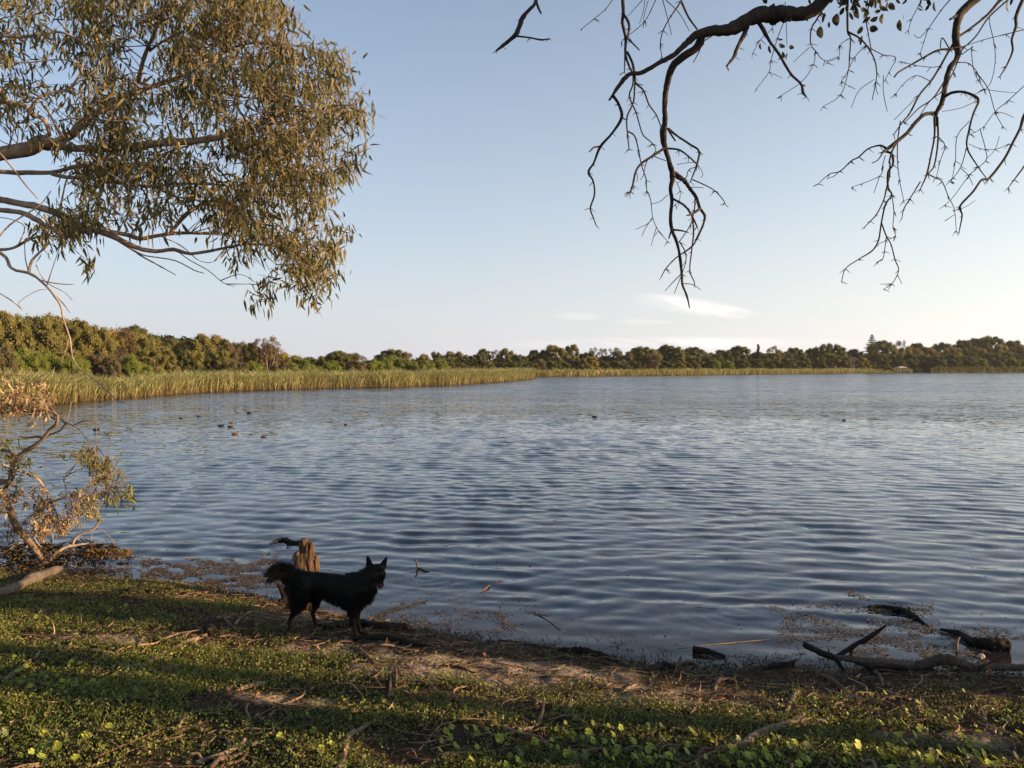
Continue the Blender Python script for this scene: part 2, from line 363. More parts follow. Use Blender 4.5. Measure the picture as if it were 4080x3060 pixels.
def ripple(scale, sx, sy, amp, fac, det=3):
    t = g.n('ShaderNodeTexNoise'); t.inputs['Scale'].default_value = scale; t.inputs['Detail'].default_value = det; t.inputs['Roughness'].default_value = .6; t.inputs['Distortion'].default_value = .3
    g.l(g.pos((sx, sy, 1), 'World'), t.inputs['Vector']); return vm('SCALE', vm('MULTIPLY', vm('SUBTRACT', t.outputs[1], (.5, .5, .5)), amp), None, fac)
gp = g.ramp(g.noise(g.pos((1, 2.5, 1), 'World'), .05, 4, .6), .35, .65)      # gusty and calm lanes
fg = g.math('ADD', .65, g.math('MULTIPLY', gp, .6))
sl1 = ripple(3.4, 1, 2.4, (.38, .95, 0), g.math('MULTIPLY', fa, fg)); sl2 = ripple(1.1, 1, 2.6, (.28, .80, 0), g.math('MULTIPLY', fa, fg)); sl3 = ripple(.30, 1, 2.6, (.2, .62, 0), fb, 4)
sl5 = vm('SCALE', (0, -.062, 0), None, fb)      # added tilt of the far normals so they reflect sky, not trees
sl4 = ripple(.085, .5, 1.7, (0, .42, 0), g.ramp(dist, 35, 110), 5)
sl0 = ripple(9.0, 1, 1.6, (.10, .16, 0), g.math('MULTIPLY', gp, .8), 2)
nrmv = vm('NORMALIZE', vm('ADD', vm('ADD', g.n('ShaderNodeNewGeometry').outputs['Normal'], sl0), vm('ADD', sl1, vm('ADD', sl2, vm('ADD', sl3, vm('ADD', sl4, sl5))))))
sh = g.n('ShaderNodeAttribute', attribute_name='shallow').outputs['Fac']
base = g.mix(g.ramp(g.noise(wp, 1.3, 3), .5, .66), (.003, .010, .031, 1), (.011, .009, .012, 1))
base = g.mix(g.math('MULTIPLY', sh, .8), base, (.030, .022, .016, 1))
g.pbr(base, g.math('ADD', .035, g.math('MULTIPLY', fb, .10)), .5, nrmv, **{'IOR': 1.333})
wo_ = mk('lake_water', np.stack([WX, WY, WZ], -1).reshape(-1, 3), gridq(NA, NR)[:, ::-1], g.m, None, None, True)
a = wo_.data.attributes.new('shallow', 'FLOAT', 'POINT'); a.data.foreach_set('value', shal.ravel().astype(np.float32))
tag(wo_, kind='structure')

# ------------------------------------------------------------------ reed beds
def reeds(name, us, dmax, n, h, w, label, cols, seed):
    rg = np.random.default_rng(seed); u0, u1 = us
    # spread evenly along the real shore length
    uu = np.linspace(u0, u1, 900); fy = far_y(uu); q = np.column_stack([uu * fy, fy]); ln = np.concatenate([[0], np.cumsum(np.hypot(*np.diff(q, axis=0).T))])
    s = rg.random(n) * ln[-1]; u = np.interp(s, ln, uu); t = np.where(rg.random(n) < .6, rg.random(n) * 1.8, rg.random(n) ** 1.4 * dmax)
    t = t + .8 * (fbm(s * .35, 2, 7) - .5) * (t < 2.5)
    y = far_y(u) + t; x = u * y
    if us[1] < .03: y0 = far_y(u); x = u * y0 + rg.normal(0, .2, n); y = y0 + t
    z = np.maximum(terr(x, y, False), -.05)
    cl = fbm(x * .5, y * .5, 12); H = h * (.56 + .66 * cl) * rg.uniform(.5, 1.12, n) * np.where(rg.random(n) < .15, .55, 1)
    lean = np.column_stack([rg.normal(.0, .22, n), rg.normal(-.03, .14, n), np.zeros(n)]); ang = rg.random(n) * math.pi
    sd = np.column_stack([np.cos(ang), np.sin(ang) * .6, 0 * ang]) * (w * rg.uniform(.6, 1.3, n))[:, None]
    b = np.column_stack([x, y, z]); Hc = H[:, None]; up = np.array((0, 0, 1.0))
    bendd = np.column_stack([rg.normal(.0, .40, n), rg.normal(0, .25, n), -np.abs(rg.normal(0, .22, n))])
    mid = b + (up + lean) * Hc * .62; tip = b + (up * .98 + lean * 1.3) * Hc + bendd * Hc * .8
    V = np.stack([b - sd * .8, b + sd * .8, mid + sd, mid - sd, tip], 1).reshape(-1, 3); o = np.arange(n)[:, None] * 5
    ci = rg.integers(0, len(cols), n); base = np.array(cols)[ci] * (rg.uniform(.7, 1.25, n) * (.65 + .7 * fbm(x * .25, y * .9, 77)))[:, None]
    base = np.where((rg.random(n) < .10)[:, None], np.array((.24, .155, .08)) * rg.uniform(.6, 1.1, n)[:, None], base)
    brown = np.array((.22, .155, .075)) * rg.uniform(.6, 1.2, n)[:, None]
    cc = np.stack([brown, brown, base, base, base * 1.15], 1).reshape(-1, 3)
    ob = mk(name, V, [o + np.array([[0, 1, 2, 3]]), o + np.array([[3, 2, 4]])], M['reed'], None, cc)
    return tag(ob, label, 'reeds', None, 'stuff')
RC = [(.28, .29, .12), (.35, .33, .16), (.20, .23, .085), (.42, .38, .21), (.26, .28, .11), (.40, .38, .19)]
reeds('reed_bed', (-.98, .0232), 15, 76000, 2.02, .032, 'broad band of tall yellow green reeds along the left shore, tapering to a point', RC, 1)
reeds('reed_bed', (.0240, .52), 9, 30000, 1.9, .085, 'thin distant strip of tan and green reeds along the middle of the far shore', RC, 2)
reeds('reed_bed', (.545, .98), 10, 15000, 2.7, .11, 'dark green strip of reeds on the far shore to the right of the shelter', [(.07, .10, .03), (.09, .11, .035), (.06, .08, .03)], 3)

# ------------------------------------------------------------------ distant trees
M['fartrunk'] = wood_mat('paperbark_trunk', (.08, .06, .045), (.20, .155, .12), 3, .02)
def crown_mesh(name, puffs, leaf, per, colr, seed, squash=.8, core=True, jit=.10):
    rg = np.random.default_rng(seed); mb = MB(); cr = np.array(colr)
    allp = [(c, r_, True) for c, r_ in puffs]
    for c, r_ in (puffs if len(puffs) > 1 else []):      # smaller tufts standing out of each big one
        for q in range(4):
            d = nrm(rg.normal(0, 1, 3) + (0, 0, .7)); allp.append((tuple(np.array(c) + d * r_ * .78 * (1, 1, squash)), r_ * rg.uniform(.32, .55), False))
    for (c, rad, cor) in allp:
        c = np.array(c); sc = np.array((1, 1, squash)); n = int(per * rad * rad)
        d = nrm(rg.normal(0, 1, (n, 3))); rr = rad * (1 + jit * rg.normal(0, 1, n)) * (1 - .28 * (rg.random(n) < .25))
        lump = 1 + .20 * (fbm(d[:, 0] * 2.6 + c[0], d[:, 1] * 2.6 + d[:, 2] * 2.1 + c[1], seed, 3) - .5) * 2
        p = c + d * sc * (rr * lump)[:, None]
        nr = nrm(d + rg.normal(0, .75, (n, 3))); s1 = nrm(np.cross(nr, rg.normal(0, 1, (n, 3)))); s2 = np.cross(nr, s1)
        sz = (leaf * rg.uniform(.5, 1.35, n))[:, None]
        V = np.stack([p - s1 * sz, p - s2 * sz * .55, p + s1 * sz, p + s2 * sz * .55], 1).reshape(-1, 3)
        base = cr * (rg.uniform(.85, 1.15)) ; k = rg.uniform(.6, 1.35, n)[:, None]
        cl = np.repeat(base * k, 4, 0); o = np.arange(n)[:, None] * 4
        mb.add(V, o + np.array([[0, 1, 2, 3]]), None, cl)
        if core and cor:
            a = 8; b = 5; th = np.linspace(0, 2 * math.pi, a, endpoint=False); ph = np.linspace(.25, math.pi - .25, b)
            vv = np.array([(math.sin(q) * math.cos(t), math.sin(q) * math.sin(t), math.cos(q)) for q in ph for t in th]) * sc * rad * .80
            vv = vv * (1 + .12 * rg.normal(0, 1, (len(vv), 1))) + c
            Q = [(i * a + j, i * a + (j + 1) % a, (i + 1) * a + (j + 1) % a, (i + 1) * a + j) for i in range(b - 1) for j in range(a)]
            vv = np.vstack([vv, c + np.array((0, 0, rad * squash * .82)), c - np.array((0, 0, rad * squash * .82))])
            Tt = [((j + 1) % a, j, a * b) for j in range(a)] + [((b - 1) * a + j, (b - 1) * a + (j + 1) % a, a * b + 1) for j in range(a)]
            mb.add(vv, Q, Tt, cr * .55)  # core coloured darker as shade inside the tuft; added to block light
    return mb
def make_proto(kind, seed):
    """unit tree, height 1, crown half-width about .42; returns (crown MB, trunk MB)"""
    rg = np.random.default_rng(seed); puffs = []; tk = MB()
    if kind == 'olive':      # tall puffy paperbark
        col = (.185, .165, .058); n = 17
        for i in range(n):
            a = i * 2.4; h = .24 + .66 * ((i + .5) / n) ; w = .30 * math.sin(min(1, (1 - h) * 1.9 + .25) * 1.5)
            puffs.append(((math.cos(a) * w * rg.uniform(.5, 1.1), math.sin(a) * w * rg.uniform(.5, 1.1), h - .03), rg.uniform(.095, .155)))
        puffs.append(((0, 0, .86), .12))
    elif kind == 'round':    # low dense shrub
        col = (.165, .190, .042); n = 12
        for i in range(n):
            a = i * 2.4; h = .2 + .55 * (i / n); w = .34 * math.cos(h * 1.1)
            puffs.append(((math.cos(a) * w, math.sin(a) * w, h), rg.uniform(.16, .24)))
        puffs.append(((0, 0, .74), .24))
    elif kind == 'sparse':   # thin brownish gum with sky showing
        col = (.150, .105, .060); n = 20
        for i in range(n):
            a = i * 2.4; h = .42 + .5 * rg.random(); w = .36 * rg.random() ** .5
            puffs.append(((math.cos(a) * w, math.sin(a) * w, h), rg.uniform(.055, .10)))
    elif kind == 'dark':     # dense broad crown
        col = (.105, .112, .045); n = 18
        for i in range(n):
            a = i * 2.4; h = .30 + .55 * ((i + .5) / n); w = .40 * math.cos((h - .35) * 1.6)
            puffs.append(((math.cos(a) * w * rg.uniform(.6, 1), math.sin(a) * w * rg.uniform(.6, 1), h), rg.uniform(.11, .17)))
        puffs.append(((0, 0, .84), .14))
    elif kind == 'flat':     # umbrella-topped gum
        col = (.130, .128, .052); n = 15
        for i in range(n):
            a = i * 2.4; w = .44 * ((i + .5) / n) ** .5; puffs.append(((math.cos(a) * w, math.sin(a) * w, .82 - .25 * w * w / .2 + rg.uniform(-.04, .04)), rg.uniform(.10, .15)))
        for i in range(6): puffs.append(((rg.uniform(-.25, .25), rg.uniform(-.25, .25), rg.uniform(.3, .6)), .11))
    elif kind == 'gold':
        col = (.25, .20, .065); n = 16  # colour carries the gold of low sun on the crown tops
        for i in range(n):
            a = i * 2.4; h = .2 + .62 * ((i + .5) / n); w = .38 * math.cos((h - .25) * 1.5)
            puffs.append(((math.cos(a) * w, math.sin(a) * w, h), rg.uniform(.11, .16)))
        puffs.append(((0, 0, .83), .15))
    elif kind == 'grey':
        col = (.150, .122, .068); n = 13
        for i in range(n):
            a = i * 2.4; h = .25 + .58 * (i / n); w = .34 * math.cos(h * 1.2)
            puffs.append(((math.cos(a) * w, math.sin(a) * w, h), rg.uniform(.12, .19)))
    elif kind == 'upright':
        col = (.04, .045, .02)
        for i in range(12): puffs.append(((rg.uniform(-.08, .08), rg.uniform(-.08, .08), .2 + .7 * i / 11), .14 - .004 * i))
    tk.tube([(0, 0, -.04), (.015, .01, .15), (-.01, .0, .32), (.01, .02, .55)], [.028, .022, .018, .008], 7, 3, .05)
    for i in range(0, len(puffs), 3):
        c = np.array(puffs[i][0]); s = np.array((.0, .0, .10 + .3 * rg.random() * c[2])); m = (s + c) / 2 + np.array((c[0] * .2, c[1] * .2, -.03))
        tk.tube([s, m, c], [.013, .009, .004], 5, 2, .05)
    leaf = .016 if kind != 'round' else .02
    per = {'sparse': 14000, 'round': 8000}.get(kind, 11500)
    cm = crown_mesh(kind, puffs, leaf, per * .72, col, seed, .78, kind != 'sparse', .12 if kind != 'sparse' else .28)
    return cm, tk
PROTO = {}
def proto(kind, var):
    k = (kind, var)
    if k not in PROTO:
        cm, tk = make_proto(kind, 100 + 13 * var + sum(map(ord, kind)))
        cr = cm.build('crown', M['farleaf'], smooth=False); tr = tk.build('trunk', M['fartrunk'])
        PROTO[k] = [cr.data, tr.data]; bpy.data.objects.remove(cr); bpy.data.objects.remove(tr)
    return PROTO[k]
def crop(cx, cy, s): return lambda x, y: (cx + x * s, cy + y * s)
c4 = crop(0, 1200, 1400 / 2212); c5 = crop(1300, 1250, 1400 / 2212); c6 = crop(2680, 1250, 1400 / 2212)
TR = []   # px, top py, width px, kind, row depth offset
def rows(cf, lst, off):
    for t in lst:
        x, y = cf(t[0], t[1]); TR.append((x, y, t[2] * 1400 / 2212, t[3], off + (t[4] if len(t) > 4 else 0)))
rows(c4, [(5, 45, 130, 'olive'), (115, 72, 170, 'olive'), (205, 64, 190, 'flat', 6), (310, 66, 190, 'olive'), (400, 88, 160, 'olive', 5), (490, 98, 140, 'olive'), (565, 142, 140, 'olive', 4), (640, 152, 150, 'olive'),
          (705, 160, 130, 'gold', 8), (780, 140, 120, 'sparse'), (845, 122, 150, 'flat', 14), (880, 192, 190, 'olive'), (960, 222, 160, 'olive'), (1080, 210, 160, 'flat', 6), (1165, 235, 130, 'gold'),
          (1255, 194, 200, 'olive', -4), (1375, 205, 180, 'olive', 4), (1440, 235, 150, 'grey'), (1510, 238, 120, 'sparse', 6), (1575, 252, 130, 'olive'), (1680, 212, 190, 'sparse', -3), (1690, 250, 170, 'grey'), (1790, 312, 170, 'gold'), (1870, 330, 150, 'round'),
          (1960, 345, 140, 'dark'), (2030, 335, 120, 'sparse', 10), (2130, 296, 130, 'flat'), (2200, 320, 130, 'dark')], 42)
rows(c4, [(-60, 260, 120, 'grey'), (30, 250, 90, 'grey'), (80, 285, 130, 'round'), (150, 280, 150, 'round', 3), (230, 300, 140, 'round'), (300, 285, 130, 'round', 5), (400, 292, 120, 'grey', 6), (430, 322, 150, 'round'), (500, 330, 120, 'round'),
          (560, 310, 120, 'grey', 6), (665, 305, 140, 'grey', 3), (720, 350, 90, 'grey'), (760, 315, 90, 'grey', 6), (820, 322, 120, 'round'), (900, 372, 120, 'round'), (960, 272, 180, 'olive', 6), (1050, 275, 160, 'olive', 5), (1150, 310, 140, 'dark', 6),
          (1220, 300, 150, 'olive', 5), (1320, 310, 160, 'dark', 6), (1400, 300, 130, 'olive', 4), (1440, 350, 110, 'grey'), (1510, 365, 110, 'grey'), (1595, 370, 110, 'round'), (1760, 372, 120, 'grey'), (1830, 370, 140, 'round'), (1930, 370, 130, 'round'), (2040, 395, 90, 'round'), (2120, 375, 130, 'dark')], 24)
rows(c5, [(-10, 262, 110, 'dark'), (70, 216, 120, 'flat'), (190, 245, 140, 'sparse'), (420, 208, 190, 'flat'), (520, 240, 130, 'sparse', 8), (610, 246, 130, 'olive'), (705, 233, 80, 'dark'), (790, 232, 120, 'olive', 4), (850, 228, 120, 'grey'), (935, 250, 110, 'dark'),
          (990, 208, 75, 'flat', 8), (1060, 222, 110, 'sparse'), (1130, 212, 140, 'olive'), (1220, 250, 110, 'dark'), (1310, 216, 90, 'flat'), (1370, 225, 100, 'dark'), (1440, 192, 180, 'olive', -4), (1550, 188, 110, 'olive'), (1635, 236, 110, 'dark'), (1710, 206, 110, 'sparse', 6), (1800, 208, 120, 'sparse', 6),
          (1870, 222, 130, 'grey'), (1985, 194, 170, 'flat'), (2050, 220, 150, 'olive'), (2145, 178, 120, 'flat', 4), (2212, 205, 110, 'dark')], 36)
rows(c5, [(40, 285, 120, 'round'), (190, 272, 160, 'grey'), (300, 270, 150, 'round', 6), (410, 258, 160, 'round', 8), (400, 308, 110, 'round'), (510, 275, 140, 'round', 5), (630, 292, 110, 'round'), (700, 268, 130, 'round', 6), (790, 268, 150, 'round', 4), (740, 310, 130, 'round'), (850, 300, 70, 'grey'), (885, 305, 70, 'grey'), (935, 318, 70, 'round'),
          (1015, 278, 100, 'grey'), (1060, 325, 70, 'round'), (1110, 300, 90, 'dark', 3), (1190, 300, 100, 'dark', 3), (1260, 290, 110, 'dark', 5), (1335, 268, 100, 'grey'), (1420, 290, 120, 'dark', 4), (1500, 300, 110, 'dark', 4), (1585, 285, 110, 'dark', 6), (1655, 262, 120, 'gold'), (1740, 290, 110, 'dark', 3), (1830, 290, 120, 'dark', 3), (1890, 300, 50, 'grey', -6), (1940, 290, 110, 'dark', 4), (2030, 235, 130, 'grey', 3), (2130, 290, 130, 'dark', 3), (2200, 290, 110, 'dark', 5)], 16)
rows(c6, [(30, 202, 90, 'olive'), (130, 198, 180, 'flat'), (240, 238, 120, 'dark'), (315, 222, 120, 'dark'), (420, 186, 140, 'flat', -4), (535, 190, 75, 'upright', 6), (635, 196, 100, 'sparse'), (700, 216, 110, 'grey'), (765, 202, 120, 'flat', 6), (875, 206, 90, 'flat', 6), (950, 183, 110, 'dark'), (1045, 190, 120, 'dark'),
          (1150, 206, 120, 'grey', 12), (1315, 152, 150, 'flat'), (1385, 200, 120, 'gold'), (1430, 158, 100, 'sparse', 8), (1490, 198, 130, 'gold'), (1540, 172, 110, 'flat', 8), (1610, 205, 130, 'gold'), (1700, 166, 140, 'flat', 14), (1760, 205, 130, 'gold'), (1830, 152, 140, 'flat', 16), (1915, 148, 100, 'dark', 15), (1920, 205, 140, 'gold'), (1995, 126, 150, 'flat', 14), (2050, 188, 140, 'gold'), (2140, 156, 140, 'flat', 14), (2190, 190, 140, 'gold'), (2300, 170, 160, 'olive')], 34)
rows(c6, [(40, 270, 110, 'olive'), (130, 260, 130, 'olive', 4), (200, 270, 110, 'dark', 5), (255, 285, 90, 'round'), (340, 286, 90, 'round', -2), (430, 285, 120, 'dark'), (520, 280, 110, 'dark'), (620, 245, 160, 'olive', 6), (720, 270, 130, 'dark'), (810, 262, 130, 'dark'), (910, 268, 110, 'dark'), (1000, 245, 130, 'olive', 5),
          (1080, 262, 90, 'dark'), (1195, 268, 80, 'gold'), (1240, 300, 80, 'dark'), (1300, 245, 120, 'dark', 4), (1390, 250, 130, 'dark', 5), (1480, 245, 130, 'dark', 5), (1570, 250, 130, 'dark', 5), (1660, 262, 120, 'dark'), (1750, 250, 130, 'dark'), (1840, 262, 130, 'dark'), (1930, 266, 90, 'round', -2), (2010, 240, 130, 'dark'), (2085, 240, 120, 'dark', 4), (2130, 268, 100, 'round', -2), (2200, 250, 120, 'dark'), (2290, 240, 150, 'dark'), (1330, 325, 110, 'dark', -13), (1525, 340, 80, 'dark', -13), (1265, 335, 70, 'dark', -13)], 16)  # dark kind towards the right paints in the shaded lower foliage
KD = {'olive': 'olive puffy trees', 'round': 'bright green rounded shrubs', 'sparse': 'thin brownish trees', 'dark': 'dark green dense trees', 'flat': 'umbrella-topped gum trees', 'gold': 'golden lit trees', 'grey': 'grey brown bushy trees', 'upright': 'narrow dark upright trees'}
ORD = ['first', 'second', 'third', 'fourth', 'fifth', 'sixth', 'seventh', 'eighth', 'ninth', 'tenth', 'eleventh', 'twelfth', 'thirteenth', 'fourteenth', 'fifteenth', 'sixteenth', 'seventeenth', 'eighteenth', 'nineteenth', 'twentieth']
def seg(px): return 'behind the broad reeds' if px < 900 else 'behind the narrowing reeds' if px < 2110 else 'on the middle far shore' if px < 3050 else 'around the far shelter' if px < 3720 else 'at the right end'
from collections import defaultdict
cnt = defaultdict(int); tot_ = defaultdict(int)
TR.sort()
for t in TR: tot_[(seg(t[0]), t[3])] += 1
rg = np.random.default_rng(55)
for i, (px, py, w, kind, off) in enumerate(TR):
    u = (px - 2040) / F; Yd = far_y(u if abs(u - .023) > .02 else -.02) + off if px < 2110 else far_y(max(u, .03)) + off
    if 1750 < px < 2110: Yd = 112 + off * 2.0
    top = P(px, py, Yd); z0 = float(terr(top[0], Yd, False)); H = top[2] - z0; Wm = w / F * Yd
    cm, tm = proto(kind, int(rg.integers(0, 2)))
    key = (seg(px), kind); k = cnt[key]; cnt[key] += 1
    lab = (f"{ORD[k]} from the left of the {KD[kind]} {key[0]}" if tot_[key] > 1 else f"the only {KD[kind][:-1]} {key[0]}")
    nm = {'round': 'shrub', 'grey': 'bushy_tree'}.get(kind, 'tree')
    root = empty({'flat': 'gum_tree', 'sparse': 'gum_tree', 'round': 'shrub'}.get(kind, 'paperbark_tree'), (top[0], Yd, z0 - .1), lab, 'shrub' if kind == 'round' else 'tree', 'trees and shrubs along the far shore')
    root.rotation_euler = (0, 0, float(rg.random() * 6.28)); sx_ = max(Wm / .86 * rg.uniform(1.0, 1.15), .62 * H if kind not in ('upright', 'round') else 0); root.scale = (sx_, sx_, H / (.93 if kind == 'flat' else .97))
    for nm_, me in (('crown', cm), ('trunk', tm)):
        c = bpy.data.objects.new(nm_, me); C.objects.link(c); c.parent = root
# wooded rise closing the view behind the first rows
def backwood():
    rg = np.random.default_rng(8); mb = MB(); n = 0
    uu = np.linspace(-.75, .75, 150)
    for u in uu:
        px = 2040 + u * F; Yd = 118 + (far_y(min(u, .02)) - 45) * .7 if u < -.02 else far_y(max(u, .03)) + 52
        base = np.interp(px, [0, 500, 900, 1150, 1300, 2040, 2700, 3600, 4080], [1290, 1330, 1360, 1430, 1448, 1432, 1418, 1405, 1392])
        top = P(px, base + rg.uniform(-4, 14), Yd); rad = .013 * Yd * rg.uniform(.8, 1.2)
        for zz in (top[2] - rad, top[2] - 2.4 * rad, 1.2):
            cm = crown_mesh('x', [((top[0] + rg.normal(0, .3), Yd + rg.normal(0, 2), max(zz, 1.0)), rad)], .0028 * Yd, 300 / rad, (.055, .055, .025), int(rg.integers(1e6)), 1.0)
            mb.add(np.vstack(cm.V), np.vstack(cm.Q), np.vstack(cm.T), np.vstack(cm.c))
    o = mb.build('woodland', M['farleaf'], smooth=False); tag(o, 'dark mass of woodland filling the gaps behind the shoreline trees', 'woodland', None, 'stuff')
backwood()
# norfolk pine
def pine():
    px, Yd = c6(1255, 0)[0], 300; top = P(px, c6(0, 133)[1], Yd); z0 = 1.0; H = top[2] - z0
    root = empty('norfolk_pine', (top[0], Yd, z0), 'tall tiered conifer with a pointed top rising above the far shore trees', 'tree')
    t = MB().tube([(0, 0, -.5), (0, 0, H * .6), (0, 0, H)], [.45, .25, .04], 8, 3); t.build('trunk', M['fartrunk'], root)
    rg = np.random.default_rng(4); mb = MB()
    for i, h in enumerate(np.linspace(H * .35, H * .985, 13)):
        Lr = min((H - h) * .50 + .2, 3.3) * (1 if i % 2 else .8)
        for k in range(9):
            a = k * 2 * math.pi / 9 + i; e = np.array((math.cos(a) * Lr, math.sin(a) * Lr, h + .12 * Lr)); n = 34
            tt = rg.random(n) ** .7; p = np.array((0, 0, h)) * (1 - tt[:, None]) + e * tt[:, None] + rg.normal(0, .12, (n, 3)) * np.array((1, 1, .5))
            nr = nrm(rg.normal(0, 1, (n, 3))); s1 = nrm(np.cross(nr, rg.normal(0, 1, (n, 3)))); s2 = np.cross(nr, s1)
            mb.add(np.stack([p - s1 * .24, p - s2 * .14, p + s1 * .24, p + s2 * .14], 1).reshape(-1, 3), np.arange(n)[:, None] * 4 + np.array([[0, 1, 2, 3]]), None, np.array((.12, .13, .065)) * rg.uniform(.6, 1.3))
    mb.build('crown', M['farleaf'], root, False)
pine()
# shelter on a jetty, and a house glimpsed through the trees
def simple(name, col, rough=.7):
    g = G(name); n = g.noise(g.pos(), 4, 4); g.pbr(g.mix(g.ramp(n, .3, .7), col, tuple(c * .7 for c in col)), rough, .3); return g.m
M['whiteroof'] = simple('pale_roof_metal', (.55, .53, .42), .5); M['jetty'] = simple('weathered_timber', (.09, .085, .08)); M['render'] = simple('pale_render', (.55, .40, .33)); M['tile_roof'] = simple('terracotta_roof', (.30, .12, .07)); M['glass'] = simple('dark_window_glass', (.02, .025, .03), .15)
def shelter():
    Yd = 268; q = P(c6(1437, 0)[0], 1487, Yd); x0 = q[0]; s = Yd / F * 1400 / 2212
    root = empty('lake_shelter', (x0, Yd, 0), 'small open shelter with a pale pitched roof on a timber jetty', 'shelter'); o = (x0, Yd, 0)
    zt = P(0, c6(0, 330)[1], Yd)[2]; zb = P(0, c6(0, 338)[1], Yd)[2]; w = 27 * s
    V = [(x0 - w, Yd - w, zb), (x0 + w, Yd - w, zb), (x0 + w, Yd + w, zb), (x0 - w, Yd + w, zb), (x0 - w * .25, Yd, zt), (x0 + w * .25, Yd, zt)]
    V += [(a, b, c - .14) for a, b, c in V[:4]]
    MB().add(V, [(0, 1, 5, 4), (2, 3, 4, 5), (0, 6, 7, 1), (1, 7, 8, 2), (2, 8, 9, 3), (3, 9, 6, 0), (6, 9, 8, 7)], [(1, 2, 5), (3, 0, 4)]).build('roof', M['whiteroof'], root, False, o)
    for i in (-1, 1):
        for j in (-1, 1): MB().box((x0 + i * w * .75, Yd + j * w * .75, (zb - .02 - .5) / 2 + .1), (.16, .16, zb + .46)).build('post', M['jetty'], root, False, o)
    MB().box((x0, Yd, .9), (w * 3.4, w * 2.4, .16)).build('deck', M['jetty'], root, False, o)
    for i in range(9): MB().box((x0 - w * 1.6 + i * w * .4, Yd - w * 1.15, .2), (.14, .14, 1.3)).build('pile', M['jetty'], root, False, o)
    for zz in (1.3, 1.65): MB().box((x0, Yd - w * 1.17, zz), (w * 3.3, .08, .09)).build('rail', M['jetty'], root, False, o)
    for i in range(6): MB().box((x0 - w * 1.6 + i * w * .64, Yd - w * 1.17 + .1, 1.32), (.09, .09, .75)).build('rail_post', M['jetty'], root, False, o)
shelter()
def house():
    Yd = 300; q = P(c6(1128, 0)[0], 1487, Yd); x0, z0 = q[0], 1.2; o = (x0, Yd, z0)
    root = empty('house', o, 'pale pink rendered house with tiled roof glimpsed through the far trees', 'house')
    MB().box((x0, Yd + 3, z0 + 1.4), (9, 6, 3.2)).build('wall', M['render'], root, False, o)
    zr = z0 + 3.02; V = [(x0 - 5, Yd - .6, zr), (x0 + 5, Yd - .6, zr), (x0 + 5, Yd + 6.6, zr), (x0 - 5, Yd + 6.6, zr), (x0 - 2.5, Yd + 3, zr + 1.8), (x0 + 2.5, Yd + 3, zr + 1.8)]
    MB().add(V, [(0, 1, 5, 4), (2, 3, 4, 5), (0, 3, 2, 1)], [(1, 2, 5), (3, 0, 4)]).build('roof', M['tile_roof'], root, False, o)
    for i in (-2.6, 0, 2.6): MB().box((x0 + i, Yd - .02, z0 + 1.5), (1.3, .1, 1.3)).build('window', M['glass'], root, False, o)
house()

# thin evening haze over the lake
hzm = G('haze_air'); pv = hzm.n('ShaderNodeVolumePrincipled'); pv.inputs['Color'].default_value = (.95, .95, .97, 1); pv.inputs['Density'].default_value = .00009; pv.inputs['Anisotropy'].default_value = .3
hzm.l(pv.outputs[0], hzm.out.inputs[1])
hb = MB().box((0, 720, 13.5), (2000, 1700, 33.0)).build('haze', hzm.m, None, False); tag(hb, 'thin pale haze softening the far shore', 'haze', None, 'stuff')
# ------------------------------------------------------------------ traced branches
def traced(root, o, cf, lines, Y0, mat, wscale, dz=.5, seed=0, part='branch', sides=8, rough=.085, sub=5):
    """lines: list of (pts in crop px, widths in crop px[, depth start, depth end]); each becomes a part; returns sample points"""
    rg = np.random.default_rng(seed); S = []
    for ln in lines:
        pts, w = ln[0], ln[1]; d0, d1 = (ln[2], ln[3]) if len(ln) > 3 else (rg.uniform(-dz, dz) * .3, rg.uniform(-dz, dz))
        n = len(pts); w = np.interp(np.linspace(0, 1, n), np.linspace(0, 1, len(w)), w)
        Q = []
        for i, (x, y) in enumerate(pts):
            Yd = Y0 + d0 + (d1 - d0) * i / max(1, n - 1); Q.append(P(*cf(x, y), Yd))
        Q = np.array(Q); rd = w * wscale / F * Y0 * .5
        if n > 2 and rough: Q[1:-1] += rg.normal(0, .15, (n - 2, 3)) * rd[1:-1, None]
        big = rd.max() > .012
        mb = MB().tube(Q, rd, sides if big else 5, sub if n < 14 else 3, rough if big else .02)
        mb.build(part if big else 'twig', mat, root, True, o)
        q = catmull(Q, 5); S.append(q)
    return S

